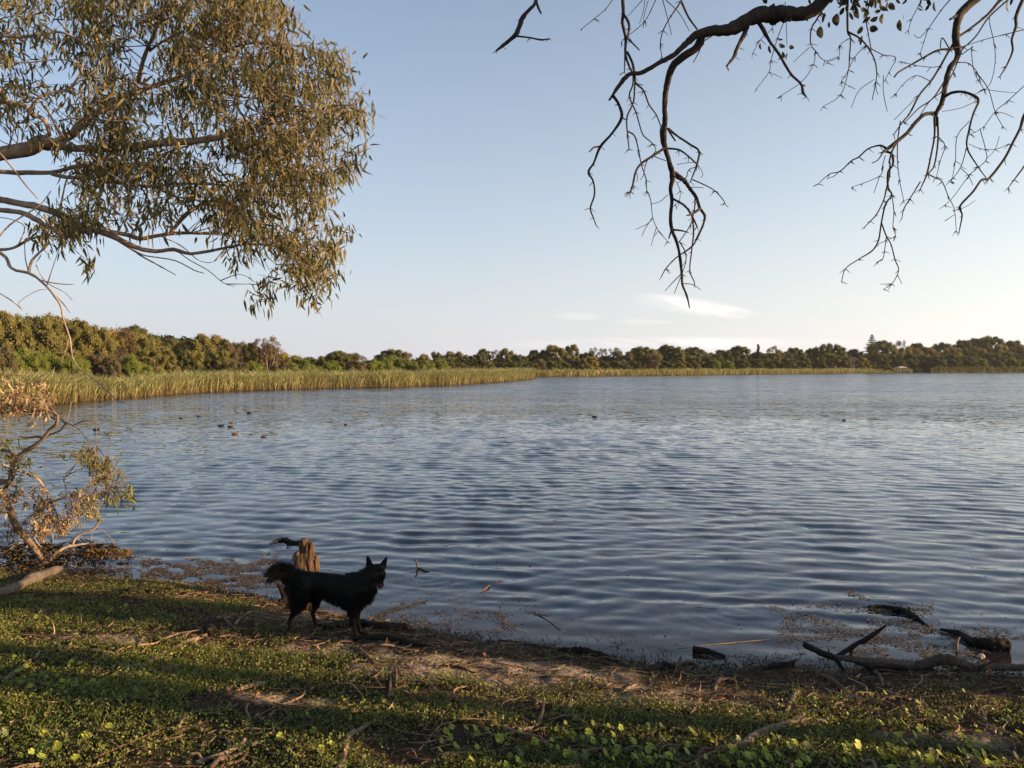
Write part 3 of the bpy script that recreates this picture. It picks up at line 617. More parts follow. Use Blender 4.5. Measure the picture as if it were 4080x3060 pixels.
# ---- bare overhanging tree, upper right
cA = crop(1900, 0, 1100 / 1460); cB = crop(3000, 0, 1080 / 1433)
def gumbare():
    o = np.array((7.2, 2.6, .35)); k = 1100 / 1460 * 1.04
    root = empty('overhanging_tree', o, 'mostly bare tree whose dark crooked limbs hang into the sky at upper right', 'tree')
    Yd = 4.6
    top1 = P(3250, -40, Yd); top2 = P(3950, -60, Yd + .3); top0 = P(2150, -30, Yd - .2); top3 = P(2475, -30, Yd)
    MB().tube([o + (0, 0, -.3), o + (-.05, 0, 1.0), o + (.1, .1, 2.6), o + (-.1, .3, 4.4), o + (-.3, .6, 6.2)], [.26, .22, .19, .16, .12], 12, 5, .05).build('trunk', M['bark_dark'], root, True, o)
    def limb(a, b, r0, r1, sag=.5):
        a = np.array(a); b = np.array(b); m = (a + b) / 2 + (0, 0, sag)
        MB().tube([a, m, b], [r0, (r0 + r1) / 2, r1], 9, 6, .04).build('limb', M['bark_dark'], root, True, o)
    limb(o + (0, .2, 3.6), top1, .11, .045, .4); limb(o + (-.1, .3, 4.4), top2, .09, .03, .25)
    limb(o + (-.3, .6, 6.1), P(2800, -420, Yd - .2), .08, .03, .3); limb(P(2800, -420, Yd - .2), top0, .03, .012, .1); limb(P(2800, -420, Yd - .2), top3, .02, .011, .05)
    limb(o + (-.3, .6, 6.1), P(3500, -350, Yd), .06, .02, .3); limb(P(3500, -350, Yd), P(3400, 20, Yd), .015, .009, 0); limb(top2, P(4120, -30, Yd), .03, .011, .1)
    A = [([(1560, 85), (1460, 95), (1350, 160), (1240, 165), (1160, 185), (1110, 225), (1040, 290), (960, 335), (870, 385), (810, 395), (760, 445), (700, 530)], [78, 75, 62, 46, 42, 32, 26, 22, 20, 20, 20, 10], 0, -.3),
         ([(1640, 75), (1740, 70), (1810, 20), (1860, -60)], [75, 68, 62, 60], 0, 0), ([(1550, 86), (1600, 78), (1650, 75)], [78, 76, 75], 0, 0),
         ([(1190, 185), (1165, 250), (1090, 300), (1030, 360), (1010, 430), (995, 520), (990, 590), (995, 650), (985, 690), (1000, 780), (1020, 860), (1035, 930), (1025, 1000), (1030, 1050), (1025, 1130), (1030, 1210), (1060, 1290), (1080, 1400), (1085, 1500), (1110, 1560), (1125, 1630)],
          [44, 46, 40, 34, 32, 30, 26, 28, 34, 26, 26, 28, 18, 18, 18, 18, 14, 14, 12, 10, 6], 0, .3),
         ([(320, -40), (305, 20), (245, 90), (215, 170), (185, 200), (130, 245), (100, 272)], [18, 16, 20, 24, 20, 14, 8], -.2, -.3), ([(200, 190), (280, 200), (340, 210), (385, 205)], [10, 8, 9, 6], -.28, -.2), ([(312, 5), (325, 45), (340, 72)], [14, 12, 9], -.2, -.2),
         ([(1040, 915), (1090, 950), (1130, 1000), (1165, 1050), (1180, 1100), (1205, 1155), (1165, 1260), (1130, 1310), (1050, 1365), (1000, 1420), (975, 1465)], [26, 24, 18, 16, 14, 12, 10, 8, 7, 6, 5], .2, 0),
         ([(1180, 1105), (1140, 1130), (1110, 1140)], [16, 13, 6]), ([(1035, 1050), (1100, 1090), (1140, 1150), (1165, 1200)], [12, 11, 10, 7]), ([(1140, 1150), (1145, 1230), (1135, 1330), (1125, 1430), (1150, 1490)], [11, 9, 8, 7, 6]),
         ([(1155, 1050), (1150, 1110), (1130, 1190), (1070, 1280)], [8, 7, 6, 5]), ([(1010, 680), (1060, 720), (1130, 765), (1175, 800), (1165, 870), (1130, 960)], [16, 11, 11, 11, 10, 6]), ([(1010, 680), (1030, 710), (1050, 745)], [13, 10, 8]),
         ([(1010, 785), (1070, 795), (1120, 830), (1160, 865)], [11, 10, 9, 9]), ([(1140, 950), (1200, 975), (1260, 1010), (1305, 1060), (1310, 1075)], [7, 6, 5, 4]), ([(990, 785), (930, 825), (870, 865), (840, 910), (825, 980), (810, 1020), (798, 1015)], [15, 13, 12, 11, 10, 8, 5]), ([(810, 1010), (830, 1026)], [8, 4]),
         ([(720, 505), (750, 550), (765, 620), (715, 705), (655, 775), (620, 860), (590, 910), (615, 960), (622, 1030), (600, 1100), (615, 1150), (632, 1195)], [16, 14, 16, 12, 14, 10, 12, 9, 9, 9, 7, 5], -.3, -.1),
         ([(655, 775), (620, 780), (595, 803)], [12, 9, 7]), ([(765, 620), (785, 632)], [8, 6]),
         ([(768, -40), (775, 60), (765, 120), (785, 200), (785, 290), (810, 360), (825, 390), (825, 450), (805, 510), (840, 590), (860, 660), (880, 715), (930, 760), (945, 800), (900, 850), (880, 930)], [20, 18, 17, 15, 13, 11, 10, 9, 9, 8, 7, 7, 6, 5, 5, 4], 0, .4),
         ([(780, 80), (800, 110), (805, 150), (795, 200), (785, 250), (780, 380)], [14, 14, 12, 10, 9, 5]), ([(795, 275), (825, 340), (835, 400), (840, 440), (880, 480), (910, 550), (950, 610), (975, 675)], [14, 13, 12, 11, 9, 8, 7, 6]), ([(835, 440), (828, 540), (795, 620), (795, 700), (805, 790)], [10, 9, 9, 8, 6]),
         ([(800, 695), (835, 720), (855, 790), (870, 870), (895, 950), (900, 1010), (920, 1060), (930, 1150), (960, 1220), (1010, 1278)], [9, 8, 7, 6, 6, 5, 5, 4, 4, 3]), ([(800, 205), (830, 235), (860, 265)], [9, 8, 6]), ([(1080, -30), (1080, 5), (1030, 80), (985, 160), (970, 230), (978, 300)], [12, 10, 7, 6, 5, 4]), ([(1080, 5), (1120, 90), (1165, 155)], [12, 10, 8]),
         ([(725, -10), (680, 50), (620, 100), (555, 152)], [5, 4, 3]), ([(885, -10), (840, 40), (800, 85)], [5, 3]), ([(890, -10), (880, 60), (860, 125)], [4, 3]), ([(950, -10), (890, 110), (800, 190), (765, 220)], [5, 4, 3]), ([(980, -10), (1010, 100), (1030, 185)], [5, 3]), ([(1000, 0), (1070, 70), (1125, 165)], [5, 3]), ([(910, -10), (885, 80), (880, 150)], [4, 3]),
         ([(1035, 1215), (1080, 1220), (1120, 1230)], [12, 9, 5]), ([(1030, 1215), (1022, 1240), (1015, 1262)], [11, 9, 7]), ([(1070, 1275), (1100, 1330), (1105, 1380), (1085, 1450)], [7, 6, 4]), ([(1080, 1450), (1040, 1490), (995, 1538)], [6, 5, 3]), ([(1085, 1500), (1140, 1505), (1185, 1533)], [5, 4, 3]), ([(1080, 1460), (1060, 1510), (1045, 1550)], [5, 4, 3]),
         ([(930, 1150), (900, 1185), (840, 1213)], [4, 3]), ([(925, 1155), (890, 1210), (873, 1250)], [4, 3]), ([(950, 1200), (935, 1250), (922, 1300)], [4, 3]), ([(1010, 1030), (970, 1065), (920, 1080)], [4, 3]), ([(1432, 120), (1418, 175), (1380, 250), (1360, 300), (1320, 350)], [26, 22, 18, 16, 10], 0, -.1),
         ([(870, 860), (850, 800), (865, 800)], [4, 3]), ([(930, 825), (1000, 850)], [5, 4]), ([(1035, 930), (1100, 945), (1120, 900), (1165, 880)], [7, 6, 5, 5]), ([(1060, 870), (1100, 862), (1150, 858)], [4, 3]), ([(1055, 960), (1075, 1010), (1070, 1060), (1050, 1080)], [4, 3]), ([(1130, 990), (1200, 993)], [4, 3]), ([(1170, 870), (1195, 920), (1185, 940)], [3, 3]),
         ([(840, 900), (850, 940), (845, 960)], [4, 3]), ([(1190, 200), (1180, 260), (1145, 330)], [8, 6, 4]), ([(1245, 190), (1205, 215), (1195, 230)], [6, 5])]
    B = [([(30, 115), (90, 220), (150, 300), (200, 390), (255, 445), (265, 490), (283, 512)], [24, 15, 14, 12, 12, 14, 6], 0, -.3), ([(258, 450), (280, 455)], [8, 4]),
         ([(1240, -70), (1200, -30), (1100, 70), (1075, 130), (1060, 200), (1085, 260), (1075, 310), (1040, 360), (1020, 450), (995, 540), (970, 600), (975, 665)], [52, 50, 44, 40, 38, 34, 30, 28, 26, 24, 18, 12], .3, .1), ([(1110, 60), (1075, 85), (1042, 102)], [34, 20, 12], .3, .2),
         ([(970, 598), (940, 598), (900, 610), (850, 655), (815, 705), (755, 755), (705, 790), (688, 802)], [18, 19, 20, 20, 19, 20, 18, 10], .15, -.1), ([(705, 785), (670, 768), (610, 785), (560, 830), (520, 850), (460, 905), (405, 920), (345, 972)], [13, 10, 8, 8, 7, 6, 5, 3]), ([(460, 903), (430, 930), (398, 943)], [5, 4, 3]),
         ([(700, 800), (735, 815), (740, 870), (715, 910), (715, 990), (735, 1030), (700, 1080), (680, 1180), (665, 1270), (630, 1325), (560, 1370), (490, 1420), (468, 1490)], [13, 12, 11, 11, 10, 9, 9, 8, 8, 8, 6, 5, 4]), ([(725, 860), (720, 930), (705, 1000), (690, 1060), (655, 1130), (620, 1170), (585, 1205)], [9, 9, 8, 7, 7, 6, 4]),
         ([(680, 1180), (705, 1250), (730, 1290), (750, 1370), (770, 1430), (735, 1500), (690, 1530)], [8, 7, 6, 6, 5, 4, 3]), ([(765, 1455), (787, 1500)], [4, 3]), ([(730, 1500), (675, 1503)], [4, 3]), ([(730, 1508), (712, 1535)], [3, 3]), ([(735, 1030), (745, 1120), (740, 1200), (752, 1245), (705, 1270), (665, 1290)], [5, 4, 4, 3]), ([(705, 1250), (695, 1330), (685, 1370), (660, 1385)], [5, 4, 3]),
         ([(755, 760), (735, 800), (720, 860)], [12, 10, 9]), ([(690, 800), (660, 845), (630, 862)], [8, 6, 5]), ([(780, 640), (765, 740), (765, 850), (775, 950), (797, 1060)], [7, 6, 5, 4, 3]), ([(1055, 260), (980, 265), (900, 305), (820, 350), (770, 380), (745, 408)], [12, 11, 10, 9, 9, 6]),
         ([(1330, -30), (1310, 0), (1240, 80), (1150, 155), (1080, 200), (1040, 260), (990, 350), (940, 430), (880, 500), (830, 600), (795, 640), (745, 710)], [20, 18, 15, 14, 13, 11, 11, 11, 10, 9, 7, 5], .4, 0), ([(1370, -20), (1250, 90), (1180, 190), (1100, 270), (1050, 360), (960, 510), (880, 570), (800, 650)], [10, 8, 7, 7, 7, 7, 6, 4]),
         ([(1015, 510), (1050, 490), (1110, 488), (1170, 510), (1190, 535), (1165, 600), (1145, 680), (1130, 780), (1190, 880), (1240, 950)], [15, 15, 13, 14, 12, 10, 9, 8, 6, 4], 0, -.4), ([(1130, 780), (1100, 880), (1060, 940), (1040, 960)], [5, 4, 3]), ([(1100, 890), (1140, 930), (1163, 980)], [4, 3]),
         ([(960, 620), (960, 720), (940, 830), (920, 920), (885, 1000)], [13, 10, 9, 9, 5]), ([(885, 960), (830, 1050), (797, 1105), (788, 1150)], [7, 6, 6, 4]), ([(975, 620), (980, 740), (960, 870), (925, 920)], [11, 9, 8, 7]), ([(925, 920), (965, 940), (1000, 960), (1030, 1030), (1065, 1110), (1075, 1220)], [7, 6, 5, 4, 3]),
         ([(975, 720), (1015, 770), (990, 850), (970, 935)], [5, 4, 3]), ([(1065, 1112), (1120, 1095), (1175, 1060)], [4, 3]), ([(1015, 1168), (1065, 1135)], [4, 3]), ([(1480, 520), (1433, 620), (1415, 680), (1370, 760), (1330, 840), (1250, 940), (1210, 950), (1165, 1015), (1095, 1090), (1105, 1140), (1090, 1225)], [18, 16, 13, 12, 12, 12, 10, 10, 9, 7, 4], -.3, -.6),
         ([(1490, 800), (1433, 880), (1380, 950), (1350, 993)], [10, 9, 7, 4]), ([(1445, -40), (1390, 80), (1390, 140), (1370, 210), (1375, 270), (1340, 350), (1305, 405)], [20, 17, 14, 11, 10, 8, 5], 0, -.3), ([(1480, 145), (1340, 180), (1220, 210), (1110, 245), (1060, 250)], [5, 4, 4]), ([(1480, 410), (1350, 530), (1280, 590), (1220, 670), (1150, 710)], [5, 4, 3]),
         ([(1180, 380), (1245, 470), (1280, 590), (1320, 668)], [5, 4, 3]), ([(1085, 330), (1140, 335), (1180, 375), (1200, 420)], [6, 5, 4]), ([(1250, 120), (1275, 230), (1280, 330), (1250, 450), (1170, 500)], [4, 3]), ([(1245, 475), (1320, 485), (1395, 490)], [4, 3]), ([(1280, 590), (1330, 600), (1380, 622)], [4, 3]),
         ([(1190, 530), (1100, 570), (1000, 590)], [4, 3]), ([(1145, 640), (1080, 720), (1070, 850), (1050, 960)], [5, 4, 3]), ([(500, -10), (500, 160), (515, 200), (510, 300), (505, 370), (465, 500), (370, 565)], [13, 11, 8, 7, 5, 4, 3]), ([(505, 170), (560, 200), (600, 240), (640, 310), (655, 380), (650, 430), (630, 530)], [11, 9, 8, 7, 6, 5, 4]),
         ([(610, 250), (690, 290), (755, 305), (720, 380), (700, 420)], [5, 4, 3]), ([(620, -10), (600, 100), (610, 180), (625, 260)], [8, 6, 5]), ([(690, 400), (690, 490), (710, 590)], [4, 3]), ([(640, 420), (560, 480), (520, 570)], [4, 3]), ([(655, 380), (650, 460), (660, 500)], [4, 3]), ([(450, -20), (400, 0), (340, 100), (310, 150), (305, 230), (330, 270), (380, 320), (450, 300)], [12, 10, 9, 8, 6, 5, 4, 3]),
         ([(300, 250), (250, 295), (213, 330)], [4, 3]), ([(330, 270), (320, 340), (260, 430), (150, 505)], [4, 4, 3]), ([(170, 100), (130, 200), (95, 320), (85, 380), (18, 470)], [5, 4, 3]), ([(85, 380), (155, 412)], [3, 3]), ([(900, -10), (880, 20), (840, 100), (822, 160)], [5, 4, 3]), ([(1050, -10), (1000, 50), (930, 150), (905, 220), (885, 280)], [6, 5, 4, 3]), ([(930, 150), (880, 200), (850, 183)], [4, 3]),
         ([(1040, 260), (1000, 200), (990, 255)], [7, 5]), ([(990, 350), (940, 355), (860, 345), (780, 325)], [4, 3]), ([(940, 430), (860, 400), (790, 450), (757, 495)], [4, 3]), ([(880, 500), (820, 560), (745, 635)], [4, 3]), ([(1100, 290), (1160, 250), (1155, 260), (1170, 380), (1220, 470)], [5, 4, 3]), ([(1110, 250), (1060, 380), (1000, 480), (930, 540), (840, 680)], [7, 6, 5, 4]),
         ([(170, 10), (175, 120), (180, 240)], [4, 3]), ([(160, 20), (100, 150), (40, 210), (0, 280)], [4, 3]), ([(515, 200), (460, 240), (455, 300), (390, 330)], [4, 3]), ([(600, 240), (540, 300), (490, 400), (470, 430), (510, 455)], [4, 3]), ([(680, 900), (690, 860), (700, 820)], [5, 4]), ([(690, 880), (670, 930), (580, 970), (525, 988)], [5, 4, 3]), ([(670, 930), (640, 1020)], [4, 3]),
         ([(1200, 680), (1230, 790), (1230, 850), (1150, 920), (1060, 1040), (1015, 1085)], [4, 4, 3]), ([(1140, 760), (1200, 785), (1280, 790), (1355, 760)], [3, 3]), ([(1230, 845), (1280, 790), (1303, 720)], [3, 3])]
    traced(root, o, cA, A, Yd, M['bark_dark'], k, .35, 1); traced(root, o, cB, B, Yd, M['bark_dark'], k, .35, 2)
    rg = np.random.default_rng(12); EXTRA = []
    # fine side shoots on the hanging twigs
    mb = MB()
    for (cf, lst) in ((cA, A), (cB, B)):
        for ln in lst:
            w = ln[1]
            if len(ln[0]) < 4 or w[0] > 30: continue
            for q in range(2 * len(ln[0])):
                i = rg.integers(1, len(ln[0])); x, y = ln[0][i]; a = rg.uniform(.3, 2.8); l = rg.uniform(10, 44)
                p = [P(*cf(x + math.cos(a) * l * t, y + math.sin(a) * l * t * .8), Yd + rg.normal(0, .03)) for t in (0, .5, 1)]
                mb.tube(p, [.0028, .002, .0012], 4, 1)
    tag(mb.build('fine_twigs', M['bark_dark'], root, True, o), kind='stuff')
    for q in range(46):
        EXTRA.append((rg.normal(590, 110) if q % 3 else rg.uniform(60, 1000), abs(rg.normal(20, 45)) - 10, rg.uniform(30, 52), rg.uniform(.25, .45), rg.uniform(.3, 2.6)))
    for (x, y, l, wd, a) in EXTRA + [(360, 170, 62, .62, 1.5), (445, 105, 62, .7, 1.4), (780, 135, 62, .5, 1.4), (640, 150, 45, .8, .3), (565, 160, 42, .6, 2.0), (555, 70, 66, .5, 1.6), (640, 100, 42, .6, 2.6), (685, 100, 52, .5, 1.5), (735, 35, 48, .6, .6), (145, 205, 32, .4, 0.1), (155, 240, 38, .6, .4), (205, 250, 30, .7, .2), (100, 125, 32, .5, .5), (42, 245, 38, .4, 1.5), (88, 262, 42, .3, 1.3),
                            (160, 290, 42, .4, 1.5), (572, 215, 46, .3, 1.6), (965, 35, 66, .25, 1.5), (932, 12, 40, .5, 1.2), (1352, 35, 60, .3, 1.3), (520, 85, 46, .3, 1.2), (600, 80, 42, .6, 2.2), (375, 95, 52, .3, 1.7), (402, 132, 30, .4, 1.4), (700, 45, 46, .4, .4), (660, 60, 40, .5, 2.8), (560, 20, 50, .4, 1.2), (470, 60, 40, .5, 2.0), (180, 300, 34, .3, 1.6), (265, 65, 36, .3, 1.5), (300, 10, 30, .4, 1), (68, 40, 34, .3, 1.5), (1370, 5, 46, .3, 1.8), (890, 10, 30, .4, 1.6), (800, 90, 30, .14, 1.5), (590, 50, 44, .5, 0.2), (620, 20, 40, .5, 2.9), (490, 10, 44, .5, 1.9)]:
        s = .7537; c = P(*cB(x, y), Yd + rg.uniform(-.2, .2)); L_ = l * s / F * Yd; dr = np.array((math.cos(a), rg.uniform(-.4, .4), -math.sin(a))); dr /= np.linalg.norm(dr)
        sd = nrm(np.array((math.sin(a) , rg.uniform(-.6, .6), math.cos(a)))); t = np.array([0, .12, .3, .5, .7, .88, 1]); pr = np.array([.08, .6, .95, 1, .85, .45, 0]) * wd * .5
        up = np.cross(sd, dr); V = []
        for tt, ww in zip(t, pr):
            b = c + dr * L_ * (tt - .5) + up * L_ * .15 * math.sin(tt * 3)
            V += [b - sd * L_ * ww + up * ww * L_ * .2, b, b + sd * L_ * ww + up * ww * L_ * .2]
        Q = [(i * 3 + j, i * 3 + j + 1, i * 3 + j + 4, i * 3 + j + 3) for i in range(6) for j in range(2)]
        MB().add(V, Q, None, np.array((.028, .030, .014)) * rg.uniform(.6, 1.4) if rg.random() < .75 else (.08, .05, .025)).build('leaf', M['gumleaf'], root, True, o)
gumbare()

# ---- leafy gum, upper left
cL = crop(0, 0, 1500 / 1991)
def inpoly(x, y, poly):
    x = np.asarray(x); y = np.asarray(y); r = np.zeros(x.shape, bool); j = len(poly) - 1
    for i in range(len(poly)):
        xi, yi = poly[i]; xj, yj = poly[j]
        c = ((yi > y) != (yj > y)) & (x < (xj - xi) * (y - yi) / (yj - yi + 1e-9) + xi); r ^= c; j = i
    return r
def leafspray(centres, n_leaf, L0, W0, cols, rg, droop=1.0, mb=None, twigs=None, spread=.13, nearest=None):
    """each centre: a hanging twig with leaves drooping from it"""
    mb = mb or MB()
    for c in centres:
        k = int(n_leaf * rg.uniform(.6, 1.4)); a = rg.random() * 6.28; tw = np.array((math.cos(a) * .7, math.sin(a) * .5, rg.uniform(-.7, .4))) * spread * 1.6
        t = rg.random(k); b = c + tw * (t[:, None] - .5) * 2 + rg.normal(0, spread * .38, (k, 3))
        d = np.column_stack([rg.normal(.05, .42, k), rg.normal(0, .42, k), -np.abs(rg.normal(1.0, .45, k)) * droop])
        d[rg.random(k) < .14] *= (1, 1, -.3)
        L_ = L0 * rg.uniform(.6, 1.3, k); V, Q, T, id_ = leaves(b, d, L_, W0 * rg.uniform(.7, 1.35, k), .16, rng=rg)
        base = np.array(cols)[rg.integers(0, len(cols), k)] * rg.uniform(.7, 1.3, k)[:, None] * rg.uniform(.8, 1.2)
        mb.add(V, Q, T, base[id_])
        if twigs is not None:
            twigs.tube([c - tw, c + rg.normal(0, .01, 3), c + tw], [.0035, .0028, .0012], 4, 1)
            if nearest is not None:
                d2 = ((nearest - c) ** 2).sum(1); i = np.argpartition(d2, 14)[:14][rg.integers(14)]; p = nearest[i]; dd = np.linalg.norm(p - c)
                if dd < .75: twigs.tube([p, (p + c) / 2 + rg.normal(0, .09 * dd, 3) + (0, 0, .07 * dd), c - tw * .6], [.0045 + .003 * dd, .0035, .0022], 4, 2)
    return mb
GL = [(.135, .118, .048), (.185, .148, .062), (.090, .092, .038), (.23, .175, .080), (.150, .132, .060)]
def leafygum():
    Yd = 8.0; o = np.array((-9.2, 8.2, .3)); k = 1500 / 1991
    root = empty('gum_tree', o, 'leafy gum tree with drooping olive leaves reaching in from the upper left', 'tree')
    MB().tube([o + (0, 0, -.4), o + (.15, 0, 1.2), o + (.2, .1, 2.8), o + (.1, 0, 4.5), o + (.5, -.1, 6.5), o + (.9, 0, 8.2)], [.34, .28, .24, .2, .15, .09], 14, 5, .04).build('trunk', M['bark_warm'], root, True, o)
    def stem(z, crp, r0, r1, mt='bark_warm'):
        a = o + (.15, 0, z); b = P(*cL(*crp), Yd); MB().tube([a, (a + b) / 2 + (0, 0, .12), b], [r0, (r0 + r1) / 2, r1], 9, 6, .03).build('branch', M[mt], root, True, o)
    s = k / F * Yd * .5
    for z, c_, w in ((3.2, (-60, 858), 62), (2.7, (-60, 905), 24), (2.4, (-60, 1045), 34), (2.3, (-60, 1108), 26), (2.0, (-60, 1322), 18), (4.0, (-60, 420), 30), (1.9, (-40, 1318), 15)):
        stem(z, c_, w * s * 1.2, w * s)
    A = [([(-60, 858), (0, 820), (120, 790), (220, 760), (300, 765)], [60, 60, 64, 68, 62], 0, 0), ([(290, 760), (380, 700), (450, 640), (560, 570), (700, 495), (820, 450), (960, 400), (1100, 330)], [50, 42, 36, 32, 30, 26, 18, 10], 0, .5),
         ([(290, 765), (400, 785), (560, 785), (700, 775), (900, 757), (1050, 745), (1200, 712), (1330, 672), (1450, 625), (1560, 560)], [50, 40, 38, 38, 36, 34, 32, 24, 14, 8], 0, -.7),
         ([(-60, 905), (100, 910), (270, 915), (380, 885), (450, 870), (560, 890), (700, 885), (800, 860), (900, 800), (1000, 770)], [24, 24, 24, 20, 20, 18, 18, 16, 12, 8], 0, .4), ([(270, 918), (350, 935), (480, 940), (580, 960), (700, 975), (820, 985), (930, 970), (1100, 975), (1300, 990)], [20, 20, 18, 18, 16, 14, 14, 10, 7], 0, -.3),
         ([(820, 990), (930, 1040), (1050, 1060), (1200, 1120), (1290, 1200)], [12, 11, 9, 7, 5]),
         ([(-60, 1045), (0, 1055), (100, 1075), (230, 1100), (330, 1140), (420, 1190), (520, 1220), (620, 1260), (720, 1310), (820, 1330), (920, 1320), (1010, 1340), (1150, 1320), (1300, 1290), (1450, 1300), (1560, 1350), (1640, 1420)], [34, 34, 34, 36, 34, 34, 30, 28, 24, 22, 20, 18, 14, 12, 10, 8, 5], 0, -.2),
         ([(520, 1215), (650, 1240), (740, 1260), (850, 1245), (960, 1230), (1080, 1235), (1200, 1235)], [26, 24, 22, 20, 18, 14, 8], 0, .5), ([(900, 1235), (960, 1150), (1040, 1090), (1120, 1065), (1200, 1060)], [18, 20, 20, 18, 10]), ([(-60, 1108), (100, 1125), (180, 1160), (260, 1200), (340, 1220), (480, 1220)], [26, 26, 26, 22, 18, 12]),
         ([(-60, 1322), (0, 1322), (80, 1310), (140, 1275), (210, 1250), (300, 1250), (420, 1260)], [18, 16, 15, 14, 12, 10, 7]), ([(730, 440), (750, 340), (790, 230), (840, 130), (870, 60), (900, -40)], [24, 20, 18, 15, 12, 10]), ([(790, 270), (860, 220), (950, 170)], [13, 11, 8]), ([(620, 1270), (700, 1320), (760, 1360), (850, 1410), (930, 1455)], [13, 10, 8, 6, 4]),
         ([(820, 1360), (930, 1380), (1030, 1430), (1080, 1445)], [7, 6, 6, 4]), ([(700, 1320), (760, 1350), (820, 1360)], [8, 7, 7]), ([(940, 1330), (1010, 1380), (1100, 1430), (1180, 1495), (1240, 1515)], [6, 5, 5, 4, 3]), ([(850, 1250), (960, 1300), (1040, 1370), (1110, 1390), (1170, 1360)], [6, 5, 5, 4, 3]), ([(810, 1200), (805, 1260), (810, 1310)], [7, 6, 5]),
         ([(1330, 672), (1440, 720), (1560, 760), (1700, 800)], [12, 10, 8, 5]), ([(1200, 712), (1300, 800), (1450, 880), (1600, 930)], [12, 10, 8, 5]), ([(1100, 330), (1250, 250), (1400, 230), (1550, 300)], [10, 9, 7, 4]), ([(960, 400), (1150, 480), (1350, 520), (1600, 500)], [12, 10, 8, 5]), ([(1000, 400), (1100, 200), (1250, 100)], [10, 8, 5])]
    Bp = [([(-20, 1322), (30, 1360), (60, 1420), (150, 1445), (210, 1480), (270, 1540), (320, 1620), (332, 1680), (370, 1790), (385, 1890), (420, 1950), (490, 2000), (560, 2060), (620, 2120), (660, 2128)], [16, 15, 14, 14, 12, 10, 9, 8, 8, 7, 7, 6, 6, 5, 4], -.6, -1.4),
          ([(150, 1445), (170, 1380), (235, 1310)], [14, 12, 10], -.6, -.3), ([(210, 1480), (300, 1500), (390, 1505)], [7, 6, 4], -.7, -.7), ([(190, 1400), (240, 1490), (340, 1545), (385, 1590)], [5, 4, 3], -.7, -.6), ([(310, 1120), (330, 1040), (350, 960), (380, 900)], [9, 8, 8, 6], -.3, -.3), ([(-60, 420), (-10, 470), (40, 540), (120, 560), (170, 600), (240, 640), (265, 720)], [32, 30, 28, 24, 22, 20, 16], -1.0, -.6),
          ([(150, 600), (200, 520), (270, 490), (370, 465), (430, 370), (440, 300)], [16, 14, 12, 12, 9, 6], -.9, -.9), ([(240, 560), (290, 650), (350, 740), (440, 790), (520, 860), (600, 930), (690, 980)], [12, 11, 10, 8, 7, 6, 4], -.9, -.8), ([(-40, 190), (30, 190), (130, 190), (230, 175), (320, 170), (400, 200), (470, 245)], [15, 15, 14, 12, 10, 8, 5], -1, -.9), ([(-40, 335), (0, 330), (150, 330), (300, 315), (420, 330)], [9, 8, 7, 6, 4], -1, -1),
          ([(310, 640), (420, 620), (560, 635), (680, 640)], [8, 7, 6, 4], -.9, -.8), ([(-20, 1270), (50, 1190), (140, 1130), (210, 1085), (270, 1010)], [9, 8, 7, 6, 4], -.8, -.8), ([(100, 1290), (130, 1200), (60, 1160), (0, 1150)], [6, 5, 4], -.8, -.8), ([(270, 1540), (330, 1600), (370, 1655)], [7, 5, 3], -.8, -.8), ([(-20, 1540), (60, 1590), (120, 1640)], [6, 5, 3], -.8, -.8), ([(120, 1640), (100, 1600), (190, 1540), (250, 1530)], [4, 3], -.8, -.8),
          ([(360, 1800), (350, 1850), (320, 1915)], [5, 3], -.9, -.9), ([(400, 1970), (450, 1985), (470, 2000)], [4, 4, 3], -1, -1), ([(-10, 800), (60, 880), (130, 970), (200, 1050)], [7, 7, 6, 5], -2.2, -2.3)]
    S = traced(root, o, cL, A, Yd, M['bark_warm'], k, .5, 5, sub=3); S2 = traced(root, o, cL, Bp, Yd, M['bark_pale'], k, .5, 6, sub=3)
    NP = np.vstack(S + S2[:1])
    poly = [(-120, -120), (1420, -120), (1480, 0), (1560, 90), (1640, 190), (1760, 260), (1840, 390), (1890, 500), (1930, 600), (1945, 720), (1905, 860), (1820, 940), (1785, 1090), (1825, 1210), (1825, 1290), (1750, 1380), (1790, 1440), (1760, 1510), (1670, 1560), (1580, 1540),
            (1570, 1440), (1480, 1380), (1300, 1340), (1190, 1300), (1150, 1220), (1100, 1110), (1000, 1080), (930, 1170), (700, 1190), (560, 1200), (450, 1270), (300, 1300), (215, 1270), (200, 1215), (330, 1150), (450, 1060), (430, 960), (400, 900), (470, 860), (330, 800), (200, 720), (120, 640), (-120, 640)]
    rg = np.random.default_rng(21); n = 3000
    x = rg.uniform(-120, 1960, n); y = rg.uniform(-120, 1600, n); ok = inpoly(x, y, poly)
    dens = np.clip((fbm(x / 120, y / 105, 61, 3) - .315) * 5.0, .07, 1.0); dens *= np.where((x < 520) & (y < 760), .55, 1.0); dens *= np.interp(x, [0, 500, 1200, 1900], [.75, .85, 1.1, 1.15])
    for (hx, hy, hr) in ((960, 620, 70), (1110, 800, 60), (330, 690, 60), (560, 900, 50), (830, 1010, 50), (1000, 1000, 40), (1130, 1150, 60), (560, 470, 30), (900, 60, 0), (640, 90, 60), (690, 200, 50), (300, 560, 60), (600, 1010, 30)):
        dens *= 1 - .85 * np.exp(-((x - hx) ** 2 + (y - hy) ** 2) / (hr * hr + 1))
    ok &= rg.random(n) < dens
    ok &= ~((x > 1100) & (rg.random(n) < 0))
    cs = [P(*cL(a - 22, b - 22), Yd + rg.normal(0, .75) - (.25 if a < 500 else 0)) for a, b in zip(x[ok], y[ok])]
    tw = MB(); mb = leafspray(cs, 15, .122, .0205, GL, rg, 1.0, None, tw, .145, NP)
